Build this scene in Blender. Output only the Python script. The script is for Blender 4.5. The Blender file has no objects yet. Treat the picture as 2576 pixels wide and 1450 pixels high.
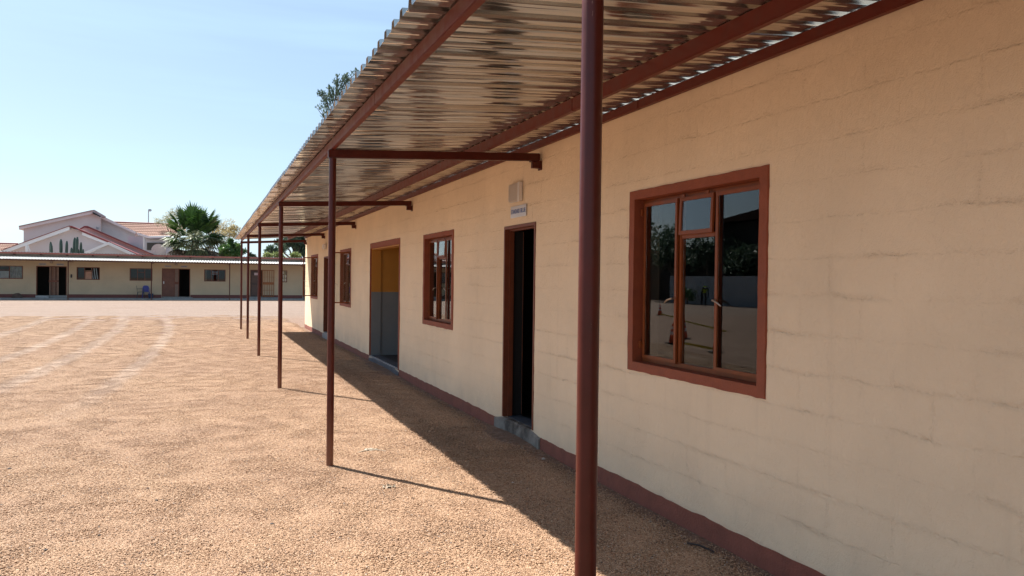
import bpy, math, random
import numpy as np
from mathutils import Vector, Matrix

random.seed(7); rng = np.random.default_rng(11)
SC = bpy.context.scene
COL = SC.collection

# ------------------------------------------------------------------ camera
F_PX, YAW, PITCH, ROLL, EYE = 1935.0, .378, -.0100, .0122, 1.58   # fitted to the photograph (px of a 2576 wide picture)
def cam_axes():
    F = Vector((math.sin(YAW)*math.cos(PITCH), math.cos(YAW)*math.cos(PITCH), math.sin(PITCH)))
    R = F.cross(Vector((0, 0, 1))).normalized(); U = R.cross(F)
    c, s = math.cos(ROLL), math.sin(ROLL)
    return c*R + s*U, -s*R + c*U, F
CR, CU, CF = cam_axes()
cd = bpy.data.cameras.new('camera'); cam = bpy.data.objects.new('camera', cd); COL.objects.link(cam)
cd.sensor_width = 36; cd.lens = F_PX/2576*36; cd.clip_start = .05; cd.clip_end = 3000
m = Matrix((CR, CU, -CF)).transposed().to_4x4(); m.translation = Vector((0, 0, EYE)); cam.matrix_world = m
SC.camera = cam
def at(x, y, Y):
    """world point of the photograph's full-size pixel (x, y) on the plane at distance Y"""
    s = 4080/2576
    r = CF + CR*((x/s-1288)/F_PX) - CU*((y/s-725)/F_PX)
    return Vector((0, 0, EYE)) + r*(Y/r.y)
def z1(x, y, Y): return at(x*.30342, 780+y*.30342, Y)
def z2(x, y, Y): return at(580+x*.30342, 780+y*.30342, Y)

# ------------------------------------------------------------------ light
SUN = Vector((-.44, .66, 1.0)).normalized()
elev = math.asin(SUN.z); az = math.atan2(SUN.x, SUN.y)
w = bpy.data.worlds.new('World'); SC.world = w; w.use_nodes = True
nt = w.node_tree; nt.nodes.clear()
sky = nt.nodes.new('ShaderNodeTexSky'); sky.sky_type = 'NISHITA'; sky.sun_disc = False
sky.sun_elevation = elev; sky.sun_rotation = az
sky.air_density = 1.0; sky.dust_density = 2.2; sky.ozone_density = 1.0; sky.altitude = 1000
bg = nt.nodes.new('ShaderNodeBackground'); bg.inputs['Strength'].default_value = .060
out = nt.nodes.new('ShaderNodeOutputWorld')
# thin high cloud drawn out into streaks
tc = nt.nodes.new('ShaderNodeTexCoord'); mp = nt.nodes.new('ShaderNodeMapping'); mp.inputs['Scale'].default_value = (1.2, 2.2, 14)
mp.inputs['Rotation'].default_value = (.05, -.06, .3)
nz = nt.nodes.new('ShaderNodeTexNoise'); nz.inputs['Scale'].default_value = 1.3; nz.inputs['Detail'].default_value = 5
rp = nt.nodes.new('ShaderNodeMapRange'); rp.inputs['From Min'].default_value = .45; rp.inputs['From Max'].default_value = .68; rp.inputs['To Max'].default_value = .55; rp.inputs['To Min'].default_value = .30
mx = nt.nodes.new('ShaderNodeMix'); mx.data_type = 'RGBA'; mx.inputs[7].default_value = (4.9, 7.2, 9.2, 1)
nt.links.new(tc.outputs['Generated'], mp.inputs[0]); nt.links.new(mp.outputs[0], nz.inputs['Vector'])
nt.links.new(nz.outputs['Fac'], rp.inputs['Value']); nt.links.new(rp.outputs[0], mx.inputs[0])
nt.links.new(sky.outputs[0], mx.inputs[6]); nt.links.new(mx.outputs[2], bg.inputs['Color']); nt.links.new(bg.outputs[0], out.inputs[0])
sd = bpy.data.lights.new('sun', 'SUN'); sd.energy = 5.0; sd.angle = math.radians(.53); sd.color = (1, .95, .87)
so = bpy.data.objects.new('sun', sd); COL.objects.link(so); so.rotation_euler = SUN.to_track_quat('Z', 'Y').to_euler(); so.location = (0, 0, 30)
SC.view_settings.view_transform = 'Standard'; SC.view_settings.look = 'None'
SC.view_settings.exposure = 1.28; SC.view_settings.gamma = 1; SC.view_settings.use_curve_mapping = False

# ------------------------------------------------------------------ node helper
class N:
    def __init__(s, name):
        s.m = bpy.data.materials.new(name); s.m.use_nodes = True; s.t = s.m.node_tree; s.t.nodes.clear()
        s.o = s.t.nodes.new('ShaderNodeOutputMaterial'); s.b = s.t.nodes.new('ShaderNodeBsdfPrincipled')
        s.t.links.new(s.b.outputs[0], s.o.inputs[0]); s.g = s.t.nodes.new('ShaderNodeNewGeometry')
        s.pos = s.g.outputs['Position']
    def put(s, sock, v):
        if isinstance(v, bpy.types.NodeSocket): s.t.links.new(v, sock)
        elif v is not None:
            if isinstance(v, (tuple, list)) and len(v) == 3 and sock.type == 'RGBA': v = (*v, 1)
            sock.default_value = v
    def math(s, op, a, b=None, c=None, clamp=False):
        n = s.t.nodes.new('ShaderNodeMath'); n.operation = op; n.use_clamp = clamp
        s.put(n.inputs[0], a); s.put(n.inputs[1], b)
        if c is not None: s.put(n.inputs[2], c)
        return n.outputs[0]
    def vmul(s, v, xyz, add=(0, 0, 0)):
        n = s.t.nodes.new('ShaderNodeVectorMath'); n.operation = 'MULTIPLY_ADD'
        s.put(n.inputs[0], v); n.inputs[1].default_value = xyz; n.inputs[2].default_value = add; return n.outputs[0]
    def sep(s, v):
        n = s.t.nodes.new('ShaderNodeSeparateXYZ'); s.put(n.inputs[0], v); return n.outputs
    def comb(s, x, y, z):
        n = s.t.nodes.new('ShaderNodeCombineXYZ'); s.put(n.inputs[0], x); s.put(n.inputs[1], y); s.put(n.inputs[2], z); return n.outputs[0]
    def noise(s, v, scale, detail=4, rough=.55, dist=0):
        n = s.t.nodes.new('ShaderNodeTexNoise'); s.put(n.inputs['Vector'], v); n.inputs['Scale'].default_value = scale
        n.inputs['Detail'].default_value = detail; n.inputs['Roughness'].default_value = rough; n.inputs['Distortion'].default_value = dist
        return n.outputs['Fac']
    def vor(s, v, scale, feat='F1', out='Distance'):
        n = s.t.nodes.new('ShaderNodeTexVoronoi'); s.put(n.inputs['Vector'], v); n.inputs['Scale'].default_value = scale; n.feature = feat
        return n.outputs[out]
    def rng(s, v, a, b, c=0., d=1., smooth=False):
        n = s.t.nodes.new('ShaderNodeMapRange'); n.clamp = True
        if smooth: n.interpolation_type = 'SMOOTHSTEP'
        s.put(n.inputs[0], v)
        for i, q in enumerate((a, b, c, d)): n.inputs[1+i].default_value = q
        return n.outputs[0]
    def mix(s, f, a, b, mode='MIX'):
        n = s.t.nodes.new('ShaderNodeMix'); n.data_type = 'RGBA'; n.blend_type = mode
        s.put(n.inputs[0], f); s.put(n.inputs[6], a); s.put(n.inputs[7], b); return n.outputs[2]
    def attr(s, name):
        n = s.t.nodes.new('ShaderNodeAttribute'); n.attribute_name = name; return n.outputs
    def bump(s, h, strength=.5, dist=.01, prev=None):
        n = s.t.nodes.new('ShaderNodeBump'); s.put(n.inputs['Height'], h); n.inputs['Strength'].default_value = strength
        n.inputs['Distance'].default_value = dist
        if prev is not None: s.t.links.new(prev, n.inputs['Normal'])
        return n.outputs[0]
    def fin(s, col=None, rough=None, norm=None, **k):
        if col is not None: s.put(s.b.inputs['Base Color'], col)
        if rough is not None: s.put(s.b.inputs['Roughness'], rough)
        if norm is not None: s.put(s.b.inputs['Normal'], norm)
        for q, v in k.items(): s.put(s.b.inputs[q.replace('_', ' ')], v)
        return s.m

def simple(name, col, rough=.6, var=.12, scale=6, bump=0, bscale=60, **k):
    n = N(name); f = n.rng(n.noise(n.pos, scale, 5), .3, .7)
    a = tuple(min(1, c*(1+var)) for c in col); b = tuple(c*(1-var) for c in col)
    c = n.mix(f, b, a); nn = n.bump(n.noise(n.pos, bscale, 3), bump, .01) if bump else None
    return n.fin(c, rough, nn, **k)

# painted, bagged blockwork; ALONG is the world axis the wall runs on
def wall_material(name, col, along=1, joints=1.0, ground_dust=True):
    n = N(name); x, y, z = n.sep(n.pos); a = y if along == 1 else x
    p = n.comb(a, z, 0.)
    wob = n.math('MULTIPLY_ADD', n.noise(p, 3.6, 5, .65), .070, -.035); wob2 = n.math('MULTIPLY_ADD', n.noise(n.vmul(p, (1, 1, 1), (7, 3, 0)), 5, 4), .050, -.025)
    zz = n.math('DIVIDE', n.math('ADD', n.math('ADD', z, wob), -.117+2), .2)
    row = n.math('FLOOR', zz); fz = n.math('SUBTRACT', zz, row)
    dz = n.math('MULTIPLY', n.math('MINIMUM', fz, n.math('SUBTRACT', 1., fz)), .2)
    aa = n.math('ADD', n.math('DIVIDE', n.math('ADD', n.math('ADD', a, wob2), 40), .4), n.math('MULTIPLY', n.math('MODULO', row, 2.), .5))
    fa = n.math('FRACT', aa); da = n.math('MULTIPLY', n.math('MINIMUM', fa, n.math('SUBTRACT', 1., fa)), .4)
    gz = n.rng(dz, 0, .008, 1, 0, True); ga = n.rng(da, 0, .006, .55, 0, True)
    g = n.math('MAXIMUM', gz, ga)
    vis = n.rng(n.noise(p, 1.7, 4, .65), .44, .66, .26, 1.)          # joints filled flush with paint in most places
    crumb = n.rng(n.noise(p, 46, 4, .7), .46, .62)
    band = n.math('MAXIMUM', n.rng(dz, 0, .032, 1, 0, True), n.rng(da, 0, .028, .7, 0, True))
    joint = n.math('MULTIPLY', n.math('MULTIPLY', g, vis), n.rng(n.noise(p, 20, 4, .6), .42, .60))
    lump = n.math('MULTIPLY', n.math('MULTIPLY', band, vis), crumb)
    grain = n.noise(p, 160, 4, .7); trowel = n.noise(n.vmul(p, (1, .45, 1)), 34, 4, .65, .6); soft = n.noise(p, 5, 3)
    h = n.math('ADD', n.math('MULTIPLY', grain, .42), n.math('MULTIPLY', trowel, .95))
    h = n.math('ADD', h, n.math('MULTIPLY', soft, .9))
    h = n.math('ADD', h, n.math('MULTIPLY', lump, .6*joints))
    h = n.math('SUBTRACT', h, n.math('MULTIPLY', joint, .6*joints))
    nn = n.bump(h, .85, .0085)
    light = tuple(min(1, c*1.045) for c in col); dark = tuple(c*.89 for c in col)
    c = n.mix(n.rng(n.noise(p, .9, 6, .6), .3, .7), dark, light)
    pit = n.rng(n.noise(p, 30, 5, .75), .655, .70)                    # open pores and chips, mostly by the joints
    pit = n.math('MULTIPLY', pit, n.rng(n.noise(p, 2.3, 3), .42, .6, .08, 1))
    dirt = n.math('MULTIPLY', n.math('MAXIMUM', n.math('MULTIPLY', joint, n.rng(crumb, 0, 1, .3, 1)), n.math('MULTIPLY', pit, .75)), .24*joints)
    c = n.mix(dirt, c, (.20, .115, .045))
    streak = n.math('MULTIPLY', n.rng(n.noise(n.vmul(p, (9, .5, 1)), 1.0, 4), .58, .8), .10)
    c = n.mix(streak, c, (.36, .25, .16))
    if ground_dust:
        d = n.math('MULTIPLY', n.rng(z, .10, .55, 1, 0), n.rng(n.noise(p, 3, 4), .3, .75, .1, .5))
        c = n.mix(d, c, (.50, .40, .30))
    return n.fin(c, .82, nn)

CREAM = (.89, .705, .485)
M = {}
M['wall'] = wall_material('cream_painted_block', CREAM, 1)
M['wall_x'] = wall_material('cream_painted_block_end', CREAM, 0)
M['far_wall'] = wall_material('cream_wall_far', (.60, .46, .30), 0, .55)
M['far_band'] = simple('grey_brown_band', (.50, .42, .35), .85, .1, 3)
M['plinth'] = simple('red_oxide_plinth', (.215, .066, .042), .75, .14, 9, .5, 70)
M['surround'] = simple('red_oxide_surround', (.26, .062, .024), .66, .12, 12, .45, 90)
def red_paint(name, col, rough):
    n = N(name); x, y, z = n.sep(n.pos)
    f = n.noise(n.pos, 14, 5); c = n.mix(n.rng(f, .3, .7), tuple(v*.84 for v in col), tuple(v*1.12 for v in col))
    scratch = n.rng(n.noise(n.vmul(n.pos, (1, 1, .25)), 90, 4, .7), .70, .76)
    c = n.mix(n.math('MULTIPLY', scratch, .55), c, (.42, .27, .22))
    dust = n.math('MULTIPLY', n.rng(z, 0., .5, 1, 0), .35)
    c = n.mix(dust, c, (.38, .20, .12))
    return n.fin(c, n.rng(f, .3, .7, rough-.05, rough+.1), Specular_IOR_Level=.35, norm=n.bump(n.noise(n.pos, 55, 3), .10, .004))
M['steel_red'] = red_paint('red_oxide_steel_paint', (.075, .0100, .005), .33)
M['purlin_red'] = red_paint('red_oxide_purlin_paint', (.125, .0175, .0075), .45)
M['frame_red'] = red_paint('red_brown_window_paint', (.22, .056, .014), .42)
M['door_red'] = simple('red_brown_door_frame', (.17, .045, .018), .5, .15, 8)
M['door_wood'] = simple('brown_door_leaf', (.16, .055, .030), .5, .15, 5)
M['concrete'] = simple('grey_step_concrete', (.27, .26, .25), .85, .25, 7, .6, 60)
M['dark_step'] = simple('dark_painted_step', (.055, .065, .085), .6, .3, 9, .4, 60)
M['interior'] = simple('unlit_room_tone', (.045, .040, .035), .9)  # near-black: the gloom of the unlit rooms is put into the colour
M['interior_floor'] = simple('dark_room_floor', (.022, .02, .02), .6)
M['dark'] = simple('dark_interior', (.012, .011, .011), .9)  # near-black stands for the shade inside rooms and openings
M['white'] = simple('white_plastic', (.74, .70, .66), .4, .05)
M['galv_top'] = simple('galvanised_edge', (.55, .56, .57), .45, .1, 20, metallic=.6) if False else None
def passage_mat():
    n = N('orange_over_grey_passage_paint'); x, y, z = n.sep(n.pos)
    edge = n.math('ADD', z, n.math('MULTIPLY', n.noise(n.pos, 8), .006))
    up = n.rng(edge, 1.325, 1.335)
    v = n.noise(n.pos, 4, 4)
    c = n.mix(up, n.mix(v, (.18, .20, .21), (.22, .24, .245)), n.mix(v, (.46, .205, .03), (.52, .24, .04)))
    return n.fin(c, .55, n.bump(n.noise(n.pos, 60, 3), .2, .004))
M['passage'] = passage_mat()
def roof_mat():
    n = N('galvanised_box_rib_sheet'); x, y, z = n.sep(n.pos)
    s1 = n.noise(n.comb(n.math('MULTIPLY', x, 1.3), n.math('MULTIPLY', y, 9), 0.), 1.6, 3, .6)
    s2 = n.noise(n.comb(n.math('MULTIPLY', x, 3.), n.math('MULTIPLY', y, 30), 0.), 1.4, 3, .6)
    c = n.mix(n.rng(s1, .3, .7), (.50, .49, .47), (.70, .69, .66))
    h = n.math('ADD', n.math('MULTIPLY', n.noise(n.comb(n.math('MULTIPLY', x, 1.6), n.math('MULTIPLY', y, 3.), 0.), 1.5, 2), .9), n.math('MULTIPLY', s2, .06))
    nn = n.bump(h, .14, .02)
    return n.fin(c, n.rng(s2, .3, .7, .07, .17), nn, Metallic=.92)
M['roof'] = roof_mat()
M['roof_far'] = simple('light_galvanised_far', (.46, .455, .43), .5, .1, 8, Metallic=.1)
def glass():
    n = N('window_glass')
    n.b.inputs['Transmission Weight'].default_value = 1; n.b.inputs['IOR'].default_value = 1.34
    return n.fin((.80, .84, .83), 0.0)
M['glass'] = glass()
def ground_mat():
    n = N('pinkish_gravel'); x, y, z = n.sep(n.pos); p = n.pos
    big = n.noise(p, .35, 5, .6); mid = n.noise(p, 2.2, 5, .65)
    c = n.mix(n.rng(big, .35, .65), (0.223, 0.130, 0.084), (0.256, 0.159, 0.105))
    c = n.mix(n.math('MULTIPLY', n.rng(mid, .45, .7), .45), c, (0.278, 0.183, 0.131))
    # stones: per-cell tone
    v = n.t.nodes.new('ShaderNodeTexVoronoi'); v.inputs['Scale'].default_value = 70; n.t.links.new(p, v.inputs['Vector'])
    tone = n.sep(v.outputs['Color'])[0]
    v2 = n.t.nodes.new('ShaderNodeTexVoronoi'); v2.inputs['Scale'].default_value = 27; n.t.links.new(p, v2.inputs['Vector'])
    tone2 = n.sep(v2.outputs['Color'])[1]
    c = n.mix(n.rng(tone, 0, 1, .0, .30), c, (0.150, 0.082, 0.054)); c = n.mix(n.rng(tone2, .6, 1, 0, .42), c, (0.368, 0.272, 0.215))
    c = n.mix(n.rng(tone2, .0, .12, .38, 0.), c, (0.094, 0.050, 0.033))
    # packed grey-beige drive beyond 30 m
    dr = n.rng(n.math('ADD', y, n.math('MULTIPLY_ADD', n.noise(p, .45, 4), 4., -2.)), 29.5, 34., smooth=True)
    pal = n.mix(n.rng(n.noise(n.vmul(p, (.3, 1, 1)), 1.3, 5), .35, .65), (0.223, 0.159, 0.120), (0.261, 0.199, 0.162))
    c = n.mix(n.math('MULTIPLY', dr, .85), c, pal)
    # wheel tracks: dusty strips running along the yard
    tr = None
    for (x0, wd) in ((-.98, .13), (-2.36, .15), (-3.45, .13), (-4.9, .16), (-6.5, .15)):
        yy = n.math('SUBTRACT', y, 21.); cx = n.math('MULTIPLY_ADD', n.math('MULTIPLY', yy, yy), -.0040, x0)
        d = n.math('ABSOLUTE', n.math('SUBTRACT', n.math('ADD', x, n.math('MULTIPLY_ADD', n.noise(p, 1.5, 3), .24, -.12)), cx))
        q = n.rng(d, wd*.35, wd*1.3, 1, 0, True); tr = q if tr is None else n.math('MAXIMUM', tr, q)
    tr = n.math('MULTIPLY', tr, n.math('MULTIPLY', n.rng(y, 10, 14, 0, .95), n.rng(y, 29, 33, 1, .2))); tr = n.math('MULTIPLY', tr, n.rng(mid, .3, .6, .35, 1))
    # old sweeping tracks crossing to the left
    sw = n.noise(n.comb(n.math('MULTIPLY_ADD', x, .35, n.math('MULTIPLY', y, .06)), n.math('MULTIPLY', y, .5), 0.), 1.4, 3)
    tr = n.math('MAXIMUM', tr, n.math('MULTIPLY', n.rng(sw, .54, .62), n.math('MULTIPLY', n.rng(y, 10, 16, 0, .4), n.rng(x, -6., -1.5, 1, 0))))
    c = n.mix(n.rng(n.noise(p, 5.5, 7, .85), .42, .64, 0, .48), c, (0.116, 0.057, 0.034)); c = n.mix(n.rng(n.noise(n.vmul(p, (.8, 1.1, 1), (9, 4, 0)), 4., 6, .8), .5, .7, 0, .28), c, (0.326, 0.206, 0.142))
    c = n.mix(n.math('MULTIPLY', tr, .7), c, (0.278, 0.192, 0.141))
    # darker damp dust in the lee of the wall
    h = n.math('ADD', n.math('MULTIPLY', n.math('SUBTRACT', 1., v.outputs['Distance']), .8), n.math('MULTIPLY', n.math('SUBTRACT', 1., v2.outputs['Distance']), .7))
    h = n.math('ADD', h, n.math('MULTIPLY', n.noise(n.vmul(p, (1, 1.3, 1)), 9, 6, .75), 1.7))
    nn = n.bump(h, .9, .016)
    nn = n.bump(n.noise(p, 4.5, 6, .75), .3, .05, nn)
    return n.fin(c, .93, nn)
M['ground'] = ground_mat()
def pebble_mat():
    n = N('gravel_stone'); r = n.attr('tone')[2]
    c = n.mix(n.rng(r, 0, .5), (0.235, 0.133, 0.073), (0.415, 0.254, 0.149)); c = n.mix(n.rng(r, .5, .85), c, (0.526, 0.356, 0.230))
    c = n.mix(n.rng(r, .95, .97), c, (0.083, 0.049, 0.035)); c = n.mix(n.rng(r, .985, .99), c, (0.430, 0.383, 0.345))
    big = n.noise(n.pos, .45, 5, .65); c = n.mix(n.rng(big, .36, .62, 0, .22), c, (.235, .130, .092)); md_ = n.noise(n.vmul(n.pos, (1, 1, 1), (5, 2, 0)), 2.3, 5, .7)
    c = n.mix(n.rng(md_, .48, .68, 0, .13), c, (.44, .285, .20))
    x, y, z = n.sep(n.pos); tr = None
    for (x0, wd) in ((-.98, .15), (-2.36, .17), (-3.45, .15), (-4.9, .17), (-6.5, .16)):      # dust pressed into the wheel tracks
        yy = n.math('SUBTRACT', y, 21.); cx = n.math('MULTIPLY_ADD', n.math('MULTIPLY', yy, yy), -.0040, x0)
        d = n.math('ABSOLUTE', n.math('SUBTRACT', n.math('ADD', x, n.math('MULTIPLY_ADD', n.noise(n.pos, 1.5, 3), .24, -.12)), cx))
        q = n.rng(d, wd*.35, wd*1.5, 1, 0, True); tr = q if tr is None else n.math('MAXIMUM', tr, q)
    tr = n.math('MULTIPLY', tr, n.rng(y, 9, 14, 0, .78)); tr = n.math('MULTIPLY', tr, n.rng(md_, .3, .6, .6, 1))
    c = n.mix(tr, c, (.52, .385, .295))
    return n.fin(c, .85)
M['pebble'] = pebble_mat()
def leaf_mat(name, a, b, rough=.55, trans=.25):
    n = N(name); r = n.attr('tone')[2]
    c = n.mix(r, a, b); n.fin(c, rough)
    t = n.t.nodes.new('ShaderNodeBsdfTranslucent'); n.put(t.inputs[0], c); mxs = n.t.nodes.new('ShaderNodeMixShader'); mxs.inputs[0].default_value = trans
    n.t.links.new(n.b.outputs[0], mxs.inputs[1]); n.t.links.new(t.outputs[0], mxs.inputs[2]); n.t.links.new(mxs.outputs[0], n.o.inputs[0])
    return n.m

# ------------------------------------------------------------------ object helpers
WO = {}
def tag(o, label=None, cat=None, group=None, kind=None):
    if label: o['label'] = label
    if cat: o['category'] = cat
    if group: o['group'] = group
    if kind: o['kind'] = kind
    return o
def worig(o): return WO.get(o.name, Vector((0, 0, 0))) if o else Vector((0, 0, 0))
def empty(name, loc, label=None, cat=None, group=None, rz=0):
    o = bpy.data.objects.new(name, None); COL.objects.link(o); o.location = loc; o.rotation_euler.z = rz; o.empty_display_size = .3
    WO[o.name] = Vector(loc); return tag(o, label, cat, group)
def link_mesh(name, me, mat, parent=None, local=False):
    o = bpy.data.objects.new(name, me); COL.objects.link(o)
    if mat and not me.materials: me.materials.append(mat)
    if parent:
        o.parent = parent
        o.location = (0, 0, 0) if local else -worig(parent)
    WO[o.name] = Vector((0, 0, 0)); return o
class MB:
    def __init__(s): s.v = []; s.f = []; s.tone = []
    def add(s, vs, fs, tone=None):
        b = len(s.v); s.v += [tuple(p) for p in vs]; s.f += [tuple(i+b for i in f) for f in fs]
        if tone is not None: s.tone += [tone]*len(fs)
        return s
    def box(s, x0, x1, y0, y1, z0, z1, R=None):
        vs = [(x, y, z) for x in (x0, x1) for y in (y0, y1) for z in (z0, z1)]
        if R: vs = [tuple(R @ Vector(p)) for p in vs]
        return s.add(vs, [(0, 1, 3, 2), (4, 6, 7, 5), (0, 4, 5, 1), (2, 3, 7, 6), (0, 2, 6, 4), (1, 5, 7, 3)])
    def tube(s, p0, p1, r0, r1=None, n=12, caps=True):
        r1 = r0 if r1 is None else r1; p0 = Vector(p0); p1 = Vector(p1); d = (p1-p0).normalized()
        u = d.cross(Vector((0, 0, 1))) if abs(d.z) < .95 else d.cross(Vector((1, 0, 0))); u.normalize(); v = d.cross(u)
        vs = []
        for p, r in ((p0, r0), (p1, r1)):
            for i in range(n):
                a = 2*math.pi*i/n; vs.append(p + u*(r*math.cos(a)) + v*(r*math.sin(a)))
        fs = [(i, (i+1) % n, n+(i+1) % n, n+i) for i in range(n)]
        if caps: fs += [tuple(range(n))[::-1], tuple(range(n, 2*n))]
        return s.add(vs, fs)
    def prism(s, poly, ext):
        """closed polygon (list of Vector) pushed along ext"""
        n = len(poly); vs = [Vector(p) for p in poly] + [Vector(p)+Vector(ext) for p in poly]
        return s.add(vs, [tuple(range(n))[::-1], tuple(range(n, 2*n))] + [(i, (i+1) % n, n+(i+1) % n, n+i) for i in range(n)])
    def mesh(s, name):
        me = bpy.data.meshes.new(name); me.from_pydata(s.v, [], s.f); me.update()
        if s.tone and len(s.tone) == len(s.f):
            at_ = me.attributes.new('tone', 'FLOAT', 'FACE'); at_.data.foreach_set('value', np.array(s.tone, 'f'))
        return me
    def build(s, name, mat, parent=None, smooth=False, bevel=0, local=False, fixn=True):
        me = s.mesh(name)
        if fixn:
            import bmesh
            bm = bmesh.new(); bm.from_mesh(me); bmesh.ops.recalc_face_normals(bm, faces=bm.faces)
            if bevel: bmesh.ops.bevel(bm, geom=[e for e in bm.edges if len(e.link_faces) == 2 and e.calc_face_angle(0) > .6], offset=bevel, segments=2, affect='EDGES', clamp_overlap=True)
            bm.to_mesh(me); bm.free()
        if smooth:
            me.polygons.foreach_set('use_smooth', [True]*len(me.polygons))
            try: me.set_sharp_from_angle(angle=math.radians(40))
            except Exception: pass
        return link_mesh(name, me, mat, parent, local)

def vnoise(x, y, seed=0):
    x = np.asarray(x, float); y = np.asarray(y, float)
    xi = np.floor(x).astype(np.int64); yi = np.floor(y).astype(np.int64); fx = x-xi; fy = y-yi
    fx = fx*fx*(3-2*fx); fy = fy*fy*(3-2*fy)
    def h(i, j):
        k = (i*374761393 + j*668265263 + seed*1442695041) & 0x7fffffff
        k = ((k ^ (k >> 13))*1274126177) & 0x7fffffff
        return ((k ^ (k >> 16)) & 0xffff)/65535.
    return (h(xi, yi)*(1-fx)+h(xi+1, yi)*fx)*(1-fy) + (h(xi, yi+1)*(1-fx)+h(xi+1, yi+1)*fx)*fy

# ================================================================== SETTING
WX = 2.903                                                      # face of the near wall
# ground: one sheet to the horizon, denser and slightly uneven near the camera
def ground_z(x, y):
    x = np.asarray(x, float); y = np.asarray(y, float)
    z = (vnoise(x*.9, y*.9, 1)-.5)*.007 + (vnoise(x*3.1, y*3.1, 2)-.5)*.002 + (vnoise(x*.25, y*.25, 3)-.5)*.03
    nearw = np.exp(-np.clip(WX-x, 0, 9)/.5)*np.where(y < 25.3, 1, 0)
    return z*np.clip(1-(y-30)/25, 0, 1)*np.clip((60-np.abs(x))/30, 0, 1) - .012 + nearw*.012 + .045*np.exp(-((x-WX)/.55)**2)*(np.exp(-((y-7.15)/.75)**2)+np.exp(-((y-13.4)/1.5)**2)) + .012*np.exp(-((x-.984)**2+(y-6.62)**2)/.03) + .012*np.exp(-((x-.984)**2+(y-11.47)**2)/.05)
xs = np.unique(np.round(np.concatenate([np.linspace(-900, -60, 12), np.linspace(-60, -8, 40), np.linspace(-8, 3.6, 150), np.linspace(3.6, 60, 12), np.linspace(60, 900, 10)]), 3))
ys = np.unique(np.round(np.concatenate([np.linspace(-500, -10, 12), np.linspace(-10, 2, 25), np.linspace(2, 14, 180), np.linspace(14, 34, 120), np.linspace(34, 80, 40), np.linspace(80, 1500, 16)]), 3))
gx, gy = np.meshgrid(xs, ys); gz = ground_z(gx, gy)
nx, ny = len(xs), len(ys)
me = bpy.data.meshes.new('ground'); i = np.arange(nx*ny).reshape(ny, nx)
fq = np.stack([i[:-1, :-1], i[:-1, 1:], i[1:, 1:], i[1:, :-1]], -1).reshape(-1, 4)
me.from_pydata(np.stack([gx, gy, gz], -1).reshape(-1, 3).tolist(), [], fq.tolist()); me.polygons.foreach_set('use_smooth', [True]*len(me.polygons))
tag(link_mesh('ground', me, M['ground']), 'pinkish gravel and packed earth of the school yard', kind='structure')

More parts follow.
